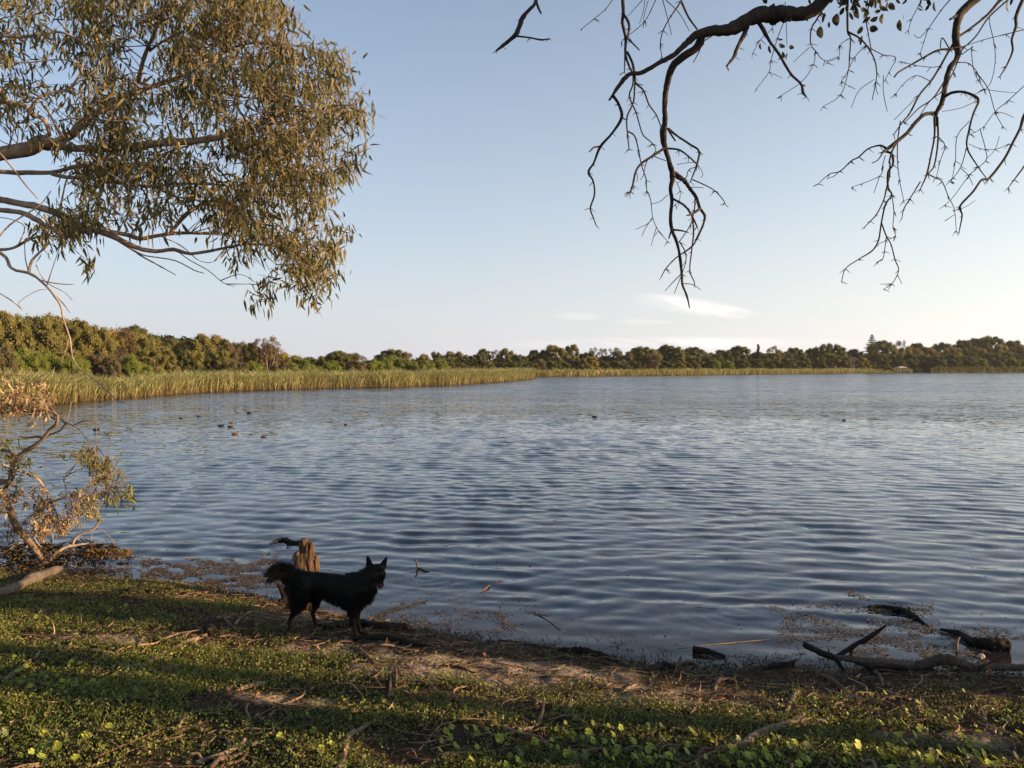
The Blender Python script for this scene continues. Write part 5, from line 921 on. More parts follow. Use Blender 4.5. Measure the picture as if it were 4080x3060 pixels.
for lab, pts, w, m_, f in [
    ('short thick brown stick right of the long pale curved branch', [(944, 2757), (1000, 2745), (1058, 2731)], [12, 22, 24], pl, ()),
    ('curved light stick low on the grass under the long pale branch', [(358, 2823), (390, 2803), (423, 2791), (494, 2778)], [10, 16, 12], pl, ()),
    ('pale stick at the left edge among round green leaves', [(-20, 2792), (60, 2775), (147, 2762)], [16, 12, 8], pl, ()),
    ('thin wavy brown stick in the grass near the left edge', [(95, 2806), (165, 2796), (259, 2788), (300, 2780), (335, 2769)], [9, 11, 8], st, ()),
    ('gnarled pale root running out of the bottom edge left of centre', [(780, 3048), (846, 3024), (905, 3004), (970, 2976), (1010, 2975), (1058, 2957)], [20, 24, 20, 14], pl, [([(940, 2990), (970, 2960), (975, 2950)], [16, 18, 12], [.01, .05, .07])]),
    ('brown root beside the gnarled pale root at the bottom edge', [(840, 3075), (880, 3040), (930, 3022), (975, 3002)], [26, 26, 18], st, ()),
    ('dark hooked root end standing up near the bottom edge', [(882, 3006), (905, 2998), (912, 2975), (900, 2952), (876, 2945)], [12, 16, 18, 16, 10], st, ()),
    ('long thin straight straw coloured stalk near the bottom left', [(482, 3006), (600, 2975), (729, 2940)], [6, 6, 5], pl, ()),
    ('short tilted brown stick in the sunlit grass at lower left', [(588, 2942), (610, 2915), (638, 2882)], [14, 14, 8], st, ()),
    ('small crooked pale stick above the straw coloured stalk', [(712, 2908), (729, 2878), (765, 2864)], [12, 14, 9], pl, ()),
    ('pale arched root in the dirt left of the dog hind feet', [(938, 2496), (958, 2462), (1000, 2446), (1045, 2450), (1087, 2456), (1110, 2462)], [14, 16, 14, 9], pl, ()),
    ('stubby pale stick leaning on the arched root', [(887, 2463), (912, 2486), (936, 2506)], [13, 14, 12], pl, ()),
    ('light stick on the sand right behind the dog hind legs', [(1120, 2496), (1150, 2474), (1200, 2458), (1225, 2450)], [9, 11, 7], pl, ()),
    ('little pale twig straight below the long branch middle', [(700, 2654), (722, 2682), (745, 2712)], [6, 8, 8], pl, ()),
    ('brown bent stick lying level below and right of the long branch', [(793, 2684), (840, 2678), (885, 2680), (913, 2692)], [9, 12, 12], st, ()),
    ('long brown root right of centre left grass pointing to the dog', [(1005, 2719), (1050, 2692), (1099, 2678), (1152, 2664), (1258, 2640)], [8, 12, 16, 14], st, ()),
    ('broad bark strip at the far left below the white chip', [(14, 2722), (60, 2690), (118, 2655)], [22, 26, 16], st, ()),
    ('thin brown root straight below the dog front paws', [(1395, 2584), (1425, 2594), (1448, 2614), (1470, 2634), (1495, 2655)], [14, 20, 24, 20, 14], st, ()),
    ('left one of two upright parallel sticks below the dog', [(1550, 2782), (1554, 2745), (1556, 2710), (1560, 2664)], [12, 13, 11], st, ()),
    ('right one of two upright parallel sticks below the dog', [(1577, 2735), (1579, 2700), (1574, 2662)], [12, 13, 12], st, ()),
    ('horizontal brown stick ending left of the two upright sticks', [(1296, 2730), (1382, 2726), (1420, 2712), (1460, 2700)], [12, 16, 10], st, ()),
    ('long brown root under the two upright parallel sticks', [(1355, 2853), (1420, 2838), (1500, 2820), (1566, 2808), (1650, 2786)], [14, 18, 16, 20], st, ()),
    ('pale bleached stick right of the long brown root', [(1586, 2868), (1612, 2846), (1648, 2833), (1704, 2812)], [16, 12, 12, 8], pl, ()),
    ('large pale root curving down and out of the bottom edge', [(1345, 3090), (1362, 3050), (1378, 2991), (1395, 2942), (1425, 2915), (1470, 2888), (1525, 2862)], [30, 28, 24, 24, 22, 16], pl, [([(1378, 2985), (1392, 2945), (1410, 2905), (1375, 2890)], [14, 12, 6], [.0, .0, .0, .0])]),
    ('dark brown stick right of the two upright sticks', [(1625, 2712), (1680, 2724), (1732, 2748)], [11, 14, 9], st, ()),
    ('thin dark stalk slanting over the sandy patch', [(1764, 2647), (1830, 2665), (1905, 2690)], [7, 9, 6], wt_, ()),
    ('flat dark strap of wood on the mud at mid shore', [(1990, 2552), (2091, 2566), (2170, 2580), (2255, 2596)], [6, 10, 8], st, ()),
    ('pale folded reed blade sticking up from the herbs', [(2167, 2850), (2139, 2890), (2085, 2922), (1984, 2942)], [8, 12, 14, 12], pl, [([(2139, 2888), (2158, 2850), (2168, 2795)], [10, 12, 9], [.01, .05, .1])]),
    ('upright brown stub poking out of the central herbs', [(1944, 2870), (1941, 2845), (1950, 2826)], [18, 22, 20], st, ()),
    ('short brown stick standing among herbs right of centre', [(2254, 2850), (2270, 2822), (2290, 2798)], [16, 20, 16], st, ()),
    ('thin pale stick pointing right above the round leaves', [(2235, 2894), (2280, 2880), (2327, 2864)], [7, 8, 6], pl, ()),
    ('long thin tan twig lying level in the middle of the bank', [(1944, 2776), (2000, 2784), (2060, 2792), (2130, 2794), (2213, 2798)], [8, 9, 7], pl, ()),
    ('small tan twig crossing above the long level twig', [(2010, 2805), (2035, 2792), (2062, 2780)], [7, 7, 6], pl, ()),
    ('slanting brown root beside the right sandy patch', [(2520, 2792), (2560, 2812), (2600, 2838), (2645, 2870)], [10, 18, 16, 12], st, ()),
    ('thin root under the slanting brown root', [(2562, 2932), (2610, 2950), (2665, 2972)], [9, 12, 10], st, ()),
    ('brown bark piece with forked end left of the right sandy patch', [(2480, 2760), (2505, 2748), (2535, 2728)], [10, 16, 9], pl, [([(2505, 2748), (2525, 2745), (2545, 2742)], [8, 6], [0, 0, 0])]),
    ('large pale forked branch lying among round leaves at bottom right', [(2780, 3012), (2825, 2998), (2900, 2985), (2968, 2972), (3012, 2940), (3070, 2920), (3137, 2902), (3190, 2890), (3243, 2886), (3311, 2872)], [16, 22, 26, 44, 38, 32, 34, 28, 16], pl, [([(3120, 2905), (3150, 2880), (3199, 2856), (3225, 2841), (3260, 2842), (3311, 2846)], [16, 15, 13, 9], [.01, .0, .0, 0, 0, 0]), ([(2968, 2972), (2925, 2960), (2895, 2985)], [24, 20, 8], [0, 0, 0])]),
    ('pale upright crooked stick above the large forked branch', [(3110, 2902), (3124, 2870), (3140, 2838), (3150, 2810), (3168, 2784), (3188, 2752)], [18, 20, 16, 22, 16], pl, ()),
    ('dark mossy root sloping from the big fallen limb', [(3255, 2690), (3300, 2712), (3345, 2738), (3390, 2770), (3430, 2800)], [18, 24, 22, 14], st, ()),
    ('short root hanging down from the big fallen limb', [(3462, 2668), (3495, 2690), (3511, 2712), (3518, 2742)], [16, 18, 12], st, ()),
    ('thin dark stick curving through the herbs right of centre', [(2690, 2845), (2760, 2868), (2825, 2898), (2870, 2886), (2920, 2888), (3002, 2926)], [8, 9, 8, 7], wt_, ()),
    ('thin dark stick near the right edge under the fallen limb', [(3780, 2757), (3850, 2756), (3917, 2762), (4010, 2743), (4110, 2750)], [7, 9, 8], st, ()),
    ('slender brown stick reaching the right edge lower down', [(3880, 2834), (3980, 2854), (4110, 2880)], [9, 11, 10], st, ()),
    ('arched thin root left of the dark mossy root', [(3215, 2740), (3245, 2729), (3280, 2730), (3335, 2757)], [8, 9, 7], st, ()),
    ('brown tangled root lump left of the pale upright stick', [(2845, 2755), (2865, 2720), (2880, 2712), (2925, 2715)], [18, 20, 14], st, [([(2865, 2722), (2830, 2740), (2790, 2735)], [12, 8], [0, 0, 0]), ([(2910, 2718), (2935, 2700), (2930, 2690)], [9, 5], [0, 0, 0])]),
    ('dark bent twig standing at the waterline left of the tangled root', [(2690, 2690), (2720, 2668), (2740, 2650), (2770, 2646)], [8, 8, 5], wt_, ())]:
    gstick('stick', lab, 'stick', pts, w, m_, .5, group=gs, forks=f, rough=.07, sides=9, sub=7)
# wet driftwood along the waterline
gw = 'dark driftwood at the waterline'
gstick('driftwood', 'wet black log lying just behind the dog front paws', 'log', [(1290, 2512), (1350, 2500), (1401, 2493), (1460, 2500), (1510, 2512), (1560, 2510), (1615, 2506)], [22, 30, 34, 34, 36, 34], wt_, .5, group=gw, rough=.12, sides=12)
gstick('driftwood', 'long wet black log tapering right below the dog front paws', 'log', [(1405, 2552), (1480, 2552), (1553, 2556), (1620, 2570), (1715, 2584)], [24, 30, 32, 26, 14], wt_, .4, group=gw, rough=.12, sides=12)
gstick('driftwood', 'small round wet stick under the belly of the dog', 'log', [(1330, 2455), (1360, 2456), (1398, 2457)], [12, 13, 12], st, .5, group=gw)
gstick('driftwood', 'half buried black log on the mud at the middle of the shoreline', 'log', [(2225, 2592), (2290, 2600), (2344, 2604), (2400, 2618), (2460, 2642)], [16, 28, 30, 24, 14], wt_, .35, group=gw, rough=.14, sides=12)
gstick('driftwood', 'rotten black lump on the mud left of the wedge shaped chunk', 'log', [(2590, 2678), (2640, 2664), (2690, 2672)], [22, 36, 26], wt_, .35, group=gw, rough=.18, sides=12)
gstick('driftwood', 'wedge shaped black chunk at the edge of the water right of centre', 'log', [(2762, 2598), (2800, 2604), (2845, 2612), (2890, 2620)], [30, 30, 22, 12], wt_, .4, group=gw, rough=.12, sides=12)
gstick('driftwood', 'squat black log end on the mud left of the fallen limb', 'log', [(3040, 2668), (3090, 2664), (3162, 2660)], [16, 26, 30], wt_, .5, group=gw, rough=.12, sides=12)
gstick('driftwood', 'weedy black log floating in open water beyond the fallen limb', 'log', [(3460, 2424), (3510, 2424), (3555, 2430), (3600, 2440), (3640, 2462), (3700, 2496)], [16, 22, 24, 26, 28, 6], wt_, .3, group=gw, rough=.16, sides=12, forks=[([(3616, 2448), (3621, 2436), (3624, 2424)], [14, 12, 10], [.01, .05, .08]), ([(3660, 2470), (3630, 2475), (3595, 2482)], [12, 9, 4], [0, 0, 0])])
gstick('driftwood', 'thick square cut black log half sunk near the right edge', 'log', [(3748, 2514), (3790, 2526), (3830, 2540), (3870, 2566), (3900, 2582), (3950, 2590), (4020, 2594)], [12, 20, 26, 32, 48, 54, 52], wt_, .55, group=gw, rough=.08, sides=16)
gstick('driftwood', 'mossy driftwood reaching left in the water behind the tree stump', 'log', [(1075, 2172), (1100, 2162), (1130, 2156), (1160, 2164), (1200, 2168)], [8, 16, 20, 18, 16], wt_, .3, group=gw, rough=.2, sides=12)
gstick('driftwood', 'pinkish stick floating upright out of the water right of the dog', 'stick', [(1665, 2268), (1690, 2274), (1712, 2276)], [12, 9, 5], st, .3, group=gw, forks=[([(1666, 2268), (1661, 2250), (1658, 2234)], [9, 8, 9], [.01, .05, .1])])
M['pinkbark'] = simple('pinkish_bark', (.12, .05, .04)); 
gstick('driftwood', 'tiny pink bark strip floating highest on the water right of the dog', 'bark', [(1970, 2320), (1987, 2318), (2004, 2317)], [6, 8, 5], M['pinkbark'], .3, group=gw)
gstick('driftwood', 'slanted pink bark strip floating on the water right of the dog', 'bark', [(1918, 2361), (1935, 2346), (1951, 2333)], [6, 9, 6], M['pinkbark'], .3, group=gw)
gstick('driftwood', 'thin stick half sunk in ripples left of the floating weed mat', 'stick', [(2758, 2420), (2800, 2424), (2855, 2428)], [4, 6, 4], wt_, .2, group=gw)
gstick('driftwood', 'thin stick slanting in shallow ripples in the middle of the shore', 'stick', [(2145, 2452), (2190, 2480), (2230, 2512)], [5, 6, 4], wt_, .2, group=gw)
gstick('driftwood', 'long pale reed stalk floating beside the weed mat', 'stick', [(2700, 2586), (2860, 2568), (3000, 2555), (3130, 2545)], [4, 5, 5, 4], pl, .1, group=gw)
def limb():
    pts = [(3335, 2622), (3360, 2622), (3400, 2628), (3449, 2640), (3500, 2642), (3542, 2644), (3600, 2652), (3667, 2652), (3710, 2640), (3754, 2628), (3800, 2634), (3842, 2646), (3917, 2668), (3990, 2662), (4090, 2664), (4200, 2670)]
    w = [22, 26, 30, 40, 42, 40, 44, 46, 46, 46, 42, 40, 42, 38, 42, 44]; b = ground(3600, 2672); Yd = float(b[1]); o = b
    root = empty('fallen_limb', o, 'long fallen tree limb with raised forked end along the right shoreline', 'branch')
    k = Yd / F * .5
    MB().tube([P(x, y, Yd + .05) for x, y in pts], [a * k * .9 for a in w], 16, 9, .07).build('main_stem', M['limb'], root, True, o)
    for nm, p, ww, d in (('fork', [(3335, 2618), (3386, 2584), (3420, 2562), (3449, 2549), (3490, 2520), (3532, 2492)], [20, 22, 18, 20, 16, 6], .1), ('fork', [(3203, 2566), (3225, 2578), (3262, 2596), (3300, 2612), (3335, 2622)], [22, 24, 26, 26, 24], .05), ('fork', [(3330, 2620), (3345, 2645), (3362, 2668)], [20, 16, 8], 0),
                         ('root', [(3455, 2660), (3500, 2656), (3573, 2656), (3620, 2664), (3655, 2676), (3700, 2708), (3755, 2750)], [18, 20, 18, 16, 10], -.06), ('twig', [(3300, 2612), (3303, 2598), (3300, 2586)], [8, 6, 4], .05), ('twig', [(3386, 2584), (3392, 2602), (3388, 2612)], [18, 12, 8], .1), ('twig', [(3900, 2660), (3950, 2640), (3990, 2620), (4005, 2612)], [10, 8, 5], 0), ('twig', [(3685, 2672), (3700, 2690), (3712, 2702)], [7, 6, 4], -.1)):
        MB().tube([P(x, y, Yd + d) for x, y in p], [a * k for a in ww], 9, 4, .09).build(nm, M['wetwood'] if nm != 'twig' else M['bark_dark'], root, True, o)
limb()
q = ground(3812, 2590); ob = MB().tube([q + (0, 0, -.01), P(3812, 2562, q[1]), P(3818, 2545, q[1]), P(3826, 2538, q[1])], [.010, .010, .009, .003], 8, 4).build('stick', M['stick_pale'], None, True, q); ob.location = tuple(q); tag(ob, 'curved white stick standing upright in the water beside the square cut log', 'stick')
M['chip'] = simple('pale_chip', (.33, .27, .21))
for (lab, a, b, w) in (('flat white wood chip standing tilted in the left grass', (137, 2627), (158, 2604), 10), ('round pale seed case beside the lower end of the long branch', (446, 2668), (458, 2664), 14), ('whitish shell like chip in the dark grass right of the long branch', (872, 2603), (890, 2602), 10), ('small white leaf chip below the dog', (1090, 2786), (1106, 2785), 10), ('pale round stone at the right end of the shoreline limb', (3900, 2632), (3918, 2628), 22)):
    gstick('stone' if 'stone' in lab else 'chip', lab, 'stone' if 'stone' in lab else 'chip', [a, b], [w, w * 1.2, w * .8], M['chip'], .6, rough=.1)
for (lab, x, y, r, lc) in (('curled tan leaf lying right of the short brown stick', 905, 2773, 13, (.3, .17, .1)), ('pink brown fallen leaf pointing up in the sand', 1928, 2622, 13, (.34, .18, .12)), ('orange fallen leaf on the mud under the square cut log', 3942, 2694, 12, (.45, .10, .03)), ('orange brown leaf near the bottom right centre', 3952 - 1000, 2690 + 290, 10, (.40, .13, .04)), ('tan leaf with a rolled edge below the dog', 1262, 2602, 13, (.30, .17, .12)), ('broad tan leaf in the sunlit left grass', 620, 2800, 14, (.34, .2, .12)), ('twisted pale leaf on the left sunlit grass', 540, 2772, 16, (.38, .25, .17)), ('brown leaf in the dark grass right of the long branch', 1012, 2622, 14, (.22, .14, .1)), ('small tan leaf among sticks at lower left', 810, 2931, 10, (.42, .24, .16))):
    q = ground(x, y); s = r * q[1] / F; rg = np.random.default_rng(x); t = np.linspace(0, 1, 7); wd = np.array([.1, .6, .95, 1, .8, .45, .05]) * s * .62; a = rg.uniform(0, 3); dx, dy = math.cos(a), math.sin(a); V = []
    for tt, w_ in zip(t, wd):
        c = np.array((dx * (tt - .5) * 2 * s, dy * (tt - .5) * 2 * s, s * .8 + s * .9 * math.sin(tt * 2.5)))
        V += [c + np.array((-dy, dx, .6)) * w_, c, c + np.array((dy, -dx, .9)) * w_]
    ob = MB().add(V, [(i * 3 + j, i * 3 + j + 1, i * 3 + j + 4, i * 3 + j + 3) for i in range(6) for j in range(2)], None, lc).build('fallen_leaf', M['litter'], None, True); ob.location = tuple(q); tag(ob, lab, 'leaf')

# ------------------------------------------------------------------ waterfowl
def bird(kind):
    L_ = .34 if kind != 'grebe' else .26; bw = .075
    sh = [((-.10, 0, .05), (.08, .055, .040)), ((-.03, 0, .055), (.11, bw, .062)), ((.05, 0, .05), (.075, .065, .055)), ((-.17, 0, .075), (.05, .03, .016))]
    nk = chain([((.10, 0, .07), .028), ((.125, 0, .11), .020), ((.13, 0, .15), .019)], 1, .4)
    if kind == 'rest': nk = chain([((.08, 0, .08), .034), ((.10, 0, .105), .028)], 1, .4)
    hd = nk[-1][0] + (0.008, 0, .012); sh += nk + [(hd, (.028, .021, .022))]
    return sh, hd
def ducks():
    cols = {'coot': (.018, .018, .020), 'duck': (.10, .065, .042), 'rest': (.03, .026, .024), 'grebe': (.05, .038, .032)}; pro = {}
    for k in cols:
        M['f_' + k] = simple('plumage_' + k, cols[k], .55)
    M['bill'] = simple('bill_horn', (.30, .26, .22), .4)
    for (x, y, kind, hdg, s, lab, cat) in [(720, 1668, 'duck', 170, .9, 'pale brown duck furthest left in the loose flock, beyond the black coots', 'duck'), (790, 1660, 'coot', 190, .85, 'small black coot just right of the leftmost pale brown duck', 'coot'), (991, 1647, 'coot', 180, 1.15, 'black coot with raised head swimming farthest out left of centre', 'coot'),
            (921, 1686, 'rest', 60, .9, 'dark bird with a pointed back directly above the brown duck of the close group', 'coot'), (884, 1699, 'rest', 10, 1.15, 'black bird left of the brown duck in the close group', 'coot'), (921, 1702, 'duck', 5, 1.1, 'brown duck in the middle of the close group of birds', 'duck'), (938, 1730, 'duck', 30, 1.0, 'brown backed duck with dark head below the close group', 'duck'),
            (1052, 1742, 'grebe', 20, .8, 'small upright grebe nearest the bank right of the group', 'grebe'), (386, 1715, 'coot', 0, 1.15, 'black coot behind the twigs of the leaning sapling', 'coot'), (1376, 1693, 'grebe', 150, .75, 'tiny grebe swimming alone left of the middle of the lake', 'grebe'), (2371, 1663, 'coot', 0, 1.15, 'black coot with upright neck alone right of the middle of the lake', 'coot'), (3364, 1676, 'coot', 10, .9, 'small low black coot far out on the right side of the lake', 'coot')]:
        p = at0(x, y); root = empty('waterbird', (p[0], p[1], -.012), lab, cat, 'waterbirds on the lake'); root.rotation_euler = (0, 0, math.radians(hdg)); s *= .64; root.scale = (s, s, s * 1.05)
        if kind not in pro:
            sh, hd = bird(kind); b, _, _ = blobmesh('body', sh, .007, root, M['f_' + kind], (0, 0, 0), 2); bl = MB().tube([hd + (.02, 0, -.002), hd + (.045, 0, -.008)], [.009, .004], 6, 2).build('bill', M['bill'], root); pro[kind] = (b, bl)
        else:
            for q in pro[kind]: c = q.copy(); C.objects.link(c); c.parent = root
ducks()

# ------------------------------------------------------------------ ground cover
def scatter(n, y0=2.7, y1=9.0, xr=.86, seed=1):
    rg = np.random.default_rng(seed); y = np.sqrt(rg.uniform(y0 * y0, y1 * y1, n)); x = (rg.random(n) * 2 - 1) * xr * y; return x, y, rg
def herbs():
    mb = MB(); x, y, rg = scatter(250000, 2.85, 8.6, .76, 5)
    d = shore_y(x) - y; b = bare(x, y); pat = fbm(x * 1.4, y * 2.0, 66, 4); ok = (d > -.03) & (rg.random(len(x)) < np.clip((1 - b) * (.35 + 1.5 * (pat - .25)), .03 * (d > .25), 1)); x, y = x[ok], y[ok]; n = len(x)
    z = terr(x, y); hue = fbm(x * 2.2, y * 2.2, 77)
    for k in range(3):
        b_ = np.column_stack([x + rg.normal(0, .011, n), y + rg.normal(0, .011, n), z + rg.uniform(.0, .036, n) * (.4 + 1.2 * pat[ok])])
        dr = np.column_stack([rg.normal(0, .8, n), rg.normal(0, .8, n), rg.uniform(.05, 1.2, n)]); sz = rg.uniform(.006, .018, n) * np.where(y < 3.9, 1.0, 1.12)
        dd = nrm(dr); sd = nrm(np.cross(dd, rg.normal(0, 1, (n, 3)))); s_ = sz[:, None]
        V = np.stack([b_, b_ + dd * s_ * .5 + sd * s_ * .33, b_ + dd * s_, b_ + dd * s_ * .5 - sd * s_ * .33], 1).reshape(-1, 3)
        gc = np.array((.082, .125, .024)); yc = np.array((.215, .225, .048)); bc = np.array((.12, .078, .04)); t = np.clip((hue[ok] if len(hue) != n else hue) * 2.2 - .6 + rg.normal(0, .22, n), 0, 1)[:, None]
        c = gc + (yc - gc) * t; brn = (rg.random(n) < np.interp(shore_y(x) - y, [0, 1.2, 3], [.6, .34, .15]))[:, None]; c = np.where(brn, bc * rg.uniform(.5, 1.6, n)[:, None], c) * rg.uniform(.65, 1.3, n)[:, None]
        mb.add(V, np.arange(n)[:, None] * 4 + np.array([[0, 1, 2, 3]]), None, np.repeat(c, 4, 0))
    tag(mb.build('herb_mat', M['herb'], None, False), 'low green carpet of tiny leaved herbs covering the bank', 'ground cover', None, 'stuff')
herbs()
def grass():
    mb = MB(); x, y, rg = scatter(5200, 2.9, 8.2, .78, 9); d = shore_y(x) - y; cl = fbm(x * 1.7, y * 1.7, 14); ok = (d > .05) & (rg.random(len(x)) < np.clip((cl - .42) * 4, .03, 1) * (1 - .85 * bare(x, y))); x, y = x[ok], y[ok]
    X_ = np.repeat(x, 5) + rg.normal(0, .02, len(x) * 5); Y_ = np.repeat(y, 5) + rg.normal(0, .02, len(x) * 5); n = len(X_)
    V, Q, T, id_ = leaves(np.column_stack([X_, Y_, terr(X_, Y_) - .003]), np.column_stack([rg.normal(0, .35, n), rg.normal(0, .35, n), np.ones(n)]), rg.uniform(.03, .10, n), rg.uniform(.002, .0038, n), .35, rng=rg)
    c = np.array((.12, .15, .04)) * rg.uniform(.6, 1.4, n)[:, None]; c = np.where((rg.random(n) < .2)[:, None], np.array((.26, .2, .1)), c); mb.add(V, Q, T, c[id_])
    for (px, py, h, k) in ((200, 2960, .14, 5), (120, 2925, .12, 5), (515, 2790, .13, 5), (400, 2880, .10, 4), (345, 2740, .08, 4), (690, 2540, .06, 4), (3175, 2800, .12, 5), (3240, 2760, .12, 4), (2395, 2900, .16, 6), (3390, 2780, .08, 4), (1860, 2790, .06, 4), (2950, 3050, .12, 6), (3400, 3040, .1, 5), (3830, 2870, .1, 4), (320, 2990, .13, 5), (60, 2560, .06, 4)):
        q = ground(px, py); n = k; V, Q, T, id_ = leaves(np.tile(q, (n, 1)) + rg.normal(0, .008, (n, 3)) * (1, 1, 0), np.column_stack([rg.normal(0, .4, n), rg.normal(0, .3, n), np.ones(n)]), h * rg.uniform(.6, 1.2, n), .0045, .3, rng=rg); mb.add(V, Q, T, (.16, .19, .05))
    tag(mb.build('grass', M['herb'], None, False), 'scattered thin grass blades standing up through the herbs', 'grass', None, 'stuff')
grass()
def pennywort():
    mb = MB(); rg = np.random.default_rng(17); pts = []
    zones = [((2900, 4080), (2960, 3080), 120), ((1750, 2500), (2890, 3070), 50), ((2500, 3100), (2960, 3080), 40), ((3250, 4080), (2760, 2960), 42), ((0, 700), (2680, 2800), 36), ((0, 330), (2630, 2760), 18), ((0, 500), (2830, 3060), 20), ((80, 620), (2420, 2490), 16), ((1300, 1560), (2790, 2860), 8), ((2300, 2700), (2880, 3060), 24), ((1000, 1400), (2830, 3060), 8)]
    for (xa, xb), (ya, yb), k in zones:
        for i in range(k): pts.append((rg.uniform(xa, xb), ya + (yb - ya) * rg.random() ** .7))
    pts += [(x, y) for x, y in ((1768, 2953), (1802, 2947), (1940, 2920), (1900, 2953), (2075, 2930), (1815, 3000), (1900, 3010), (1927, 3015), (2290, 3020), (2295, 2890), (2470, 2930), (2410, 3035), (1410, 2815), (1435, 2818), (1457, 2812), (2757, 2950), (2768, 2948), (3143, 2822), (3467, 2783), (3523, 2780), (3690, 2836), (3610, 2850), (3812, 2886), (2855, 2952), (3690, 3035), (3823, 3043), (3580, 3010), (3240, 3030), (3375, 3048), (3300, 3008), (3195, 2952), (3225, 2950), (3530, 2955), (3645, 2980), (4060, 2948), (3838, 2985))]
    for (x, y) in pts:
        q = ground(x, y); r = rg.uniform(.010, .022) * (1.15 if y > 2900 else .85); h = rg.uniform(.015, .05); c = q + (rg.normal(0, .006), 0, h)
        nr = nrm(np.array((.55 + rg.normal(0, .35), -.35 + rg.normal(0, .4), .8))); a = nrm(np.cross(nr, (0.1, 1, .2))); b = np.cross(nr, a); m = 12; ang = np.linspace(.25, 2 * math.pi - .25, m)
        ring = c + r * (1 + .06 * np.sin(ang * 6))[:, None] * (np.cos(ang)[:, None] * a + np.sin(ang)[:, None] * b) - nr * 0; inn = c + nr * r * -.18
        V = np.vstack([inn, ring]); T = [(0, i, i + 1) for i in range(1, m)]; t = rg.random(); col_ = np.array((.30, .34, .045)) * (.6 + .7 * t) if rg.random() < .85 else np.array((.14, .17, .07))
        mb.add(V, None, T, col_); mb.tube([q - (0, 0, .004), c - nr * r * .2], [.0011, .0009], 3, 1, col=(.12, .12, .04))
    tag(mb.build('pennywort', M['herb'], None, False), 'round yellow green pennywort leaves standing above the herb carpet', 'ground cover', None, 'stuff')
pennywort()
def litter():
    mb = MB(); x, y, rg = scatter(60000, 2.85, 8.6, .8, 31); d = shore_y(x) - y; ok = (d > -.05) & (rg.random(len(x)) < .25 + .6 * bare(x, y)); x, y = x[ok], y[ok]; n = len(x); z = terr(x, y)
    L_ = rg.uniform(.008, .035, n) ; a = rg.normal(0, .9, n); dr = np.column_stack([np.cos(a), np.sin(a), rg.normal(.08, .2, n)])
    V, Q, T, id_ = leaves(np.column_stack([x, y, z + rg.uniform(.001, .012, n)]), dr, L_, L_ * rg.uniform(.10, .35, n), .3, rng=rg)
    pal = np.array([(.20, .125, .075), (.12, .075, .045), (.30, .21, .14), (.07, .045, .03), (.24, .15, .09)]); c = pal[rg.integers(0, 5, n)] * rg.uniform(.5, 1.3, n)[:, None]; wetk = (shore_y(x) - y < .3)[:, None]; c = np.where(wetk, c * .5, c)
    mb.add(V, Q, T, c[id_])
    x, y, rg = scatter(5200, 2.9, 7.6, .78, 32); ok = (shore_y(x) - y > -.02) & (rg.random(len(x)) < .35 + .65 * bare(x, y)); x, y = x[ok], y[ok]; n = len(x); a = rg.normal(0, 1.1, n)
    V, Q, T, id_ = leaves(np.column_stack([x, y, terr(x, y) + rg.uniform(.004, .02, n)]), np.column_stack([np.cos(a), np.sin(a), rg.normal(.1, .3, n)]), rg.uniform(.025, .075, n), rg.uniform(.006, .017, n), .45, rng=rg)
    c = pal[rg.integers(0, 5, n)] * rg.uniform(.5, 1.6, n)[:, None]; c = np.where((shore_y(x) - y < .35)[:, None], c * .45, c); mb.add(V, Q, T, c[id_]); tag(mb.build('leaf_litter', M['litter'], None, False), 'brown leaf and bark crumbs strewn over the bare soil', 'litter', None, 'stuff')
    mb = MB(); x, y, rg = scatter(2300, 2.9, 8.3, .78, 37); ok = shore_y(x) - y > .02; x, y = x[ok], y[ok]
    for a_, b_ in zip(x, y):
        l = rg.uniform(.05, .26); a = rg.normal(0, .7); p0 = np.array((a_, b_)); p1 = p0 + l * np.array((math.cos(a), math.sin(a))); pm = (p0 + p1) / 2 + rg.normal(0, .12 * l, 2); zz = [float(terr(*p)) + rg.uniform(.004, .02) for p in (p0, pm, p1)]
        mb.tube([(*p, z_) for p, z_ in zip((p0, pm, p1), zz)], np.array([1, .9, .5]) * rg.uniform(.0018, .0055), 5, 2, .08, col=np.array((.22, .145, .09)) * rg.uniform(.4, 1.5))
    for i in range(420):
        a_ = rg.uniform(-3.6, 3.8); b_ = rg.uniform(3.0, min(6.9, float(shore_y(a_)))); l = rg.uniform(.10, .42); a = rg.normal(0, .8); k_ = rg.integers(3, 6); pp = [np.array((a_, b_))]
        for q in range(k_): a += rg.normal(0, .45); pp.append(pp[-1] + l / k_ * np.array((math.cos(a), math.sin(a))))
        mb.tube([(*p, float(terr(*p)) + rg.uniform(.004, .03)) for p in pp], np.linspace(1, .5, k_ + 1) * rg.uniform(.003, .0085), 6, 3, .12, col=np.array((.25, .165, .105)) * rg.uniform(.35, 1.5))
    tag(mb.build('twig_litter', M['litter'], None, True), 'fine dead twigs strewn all over the bank', 'litter', None, 'stuff')
litter()
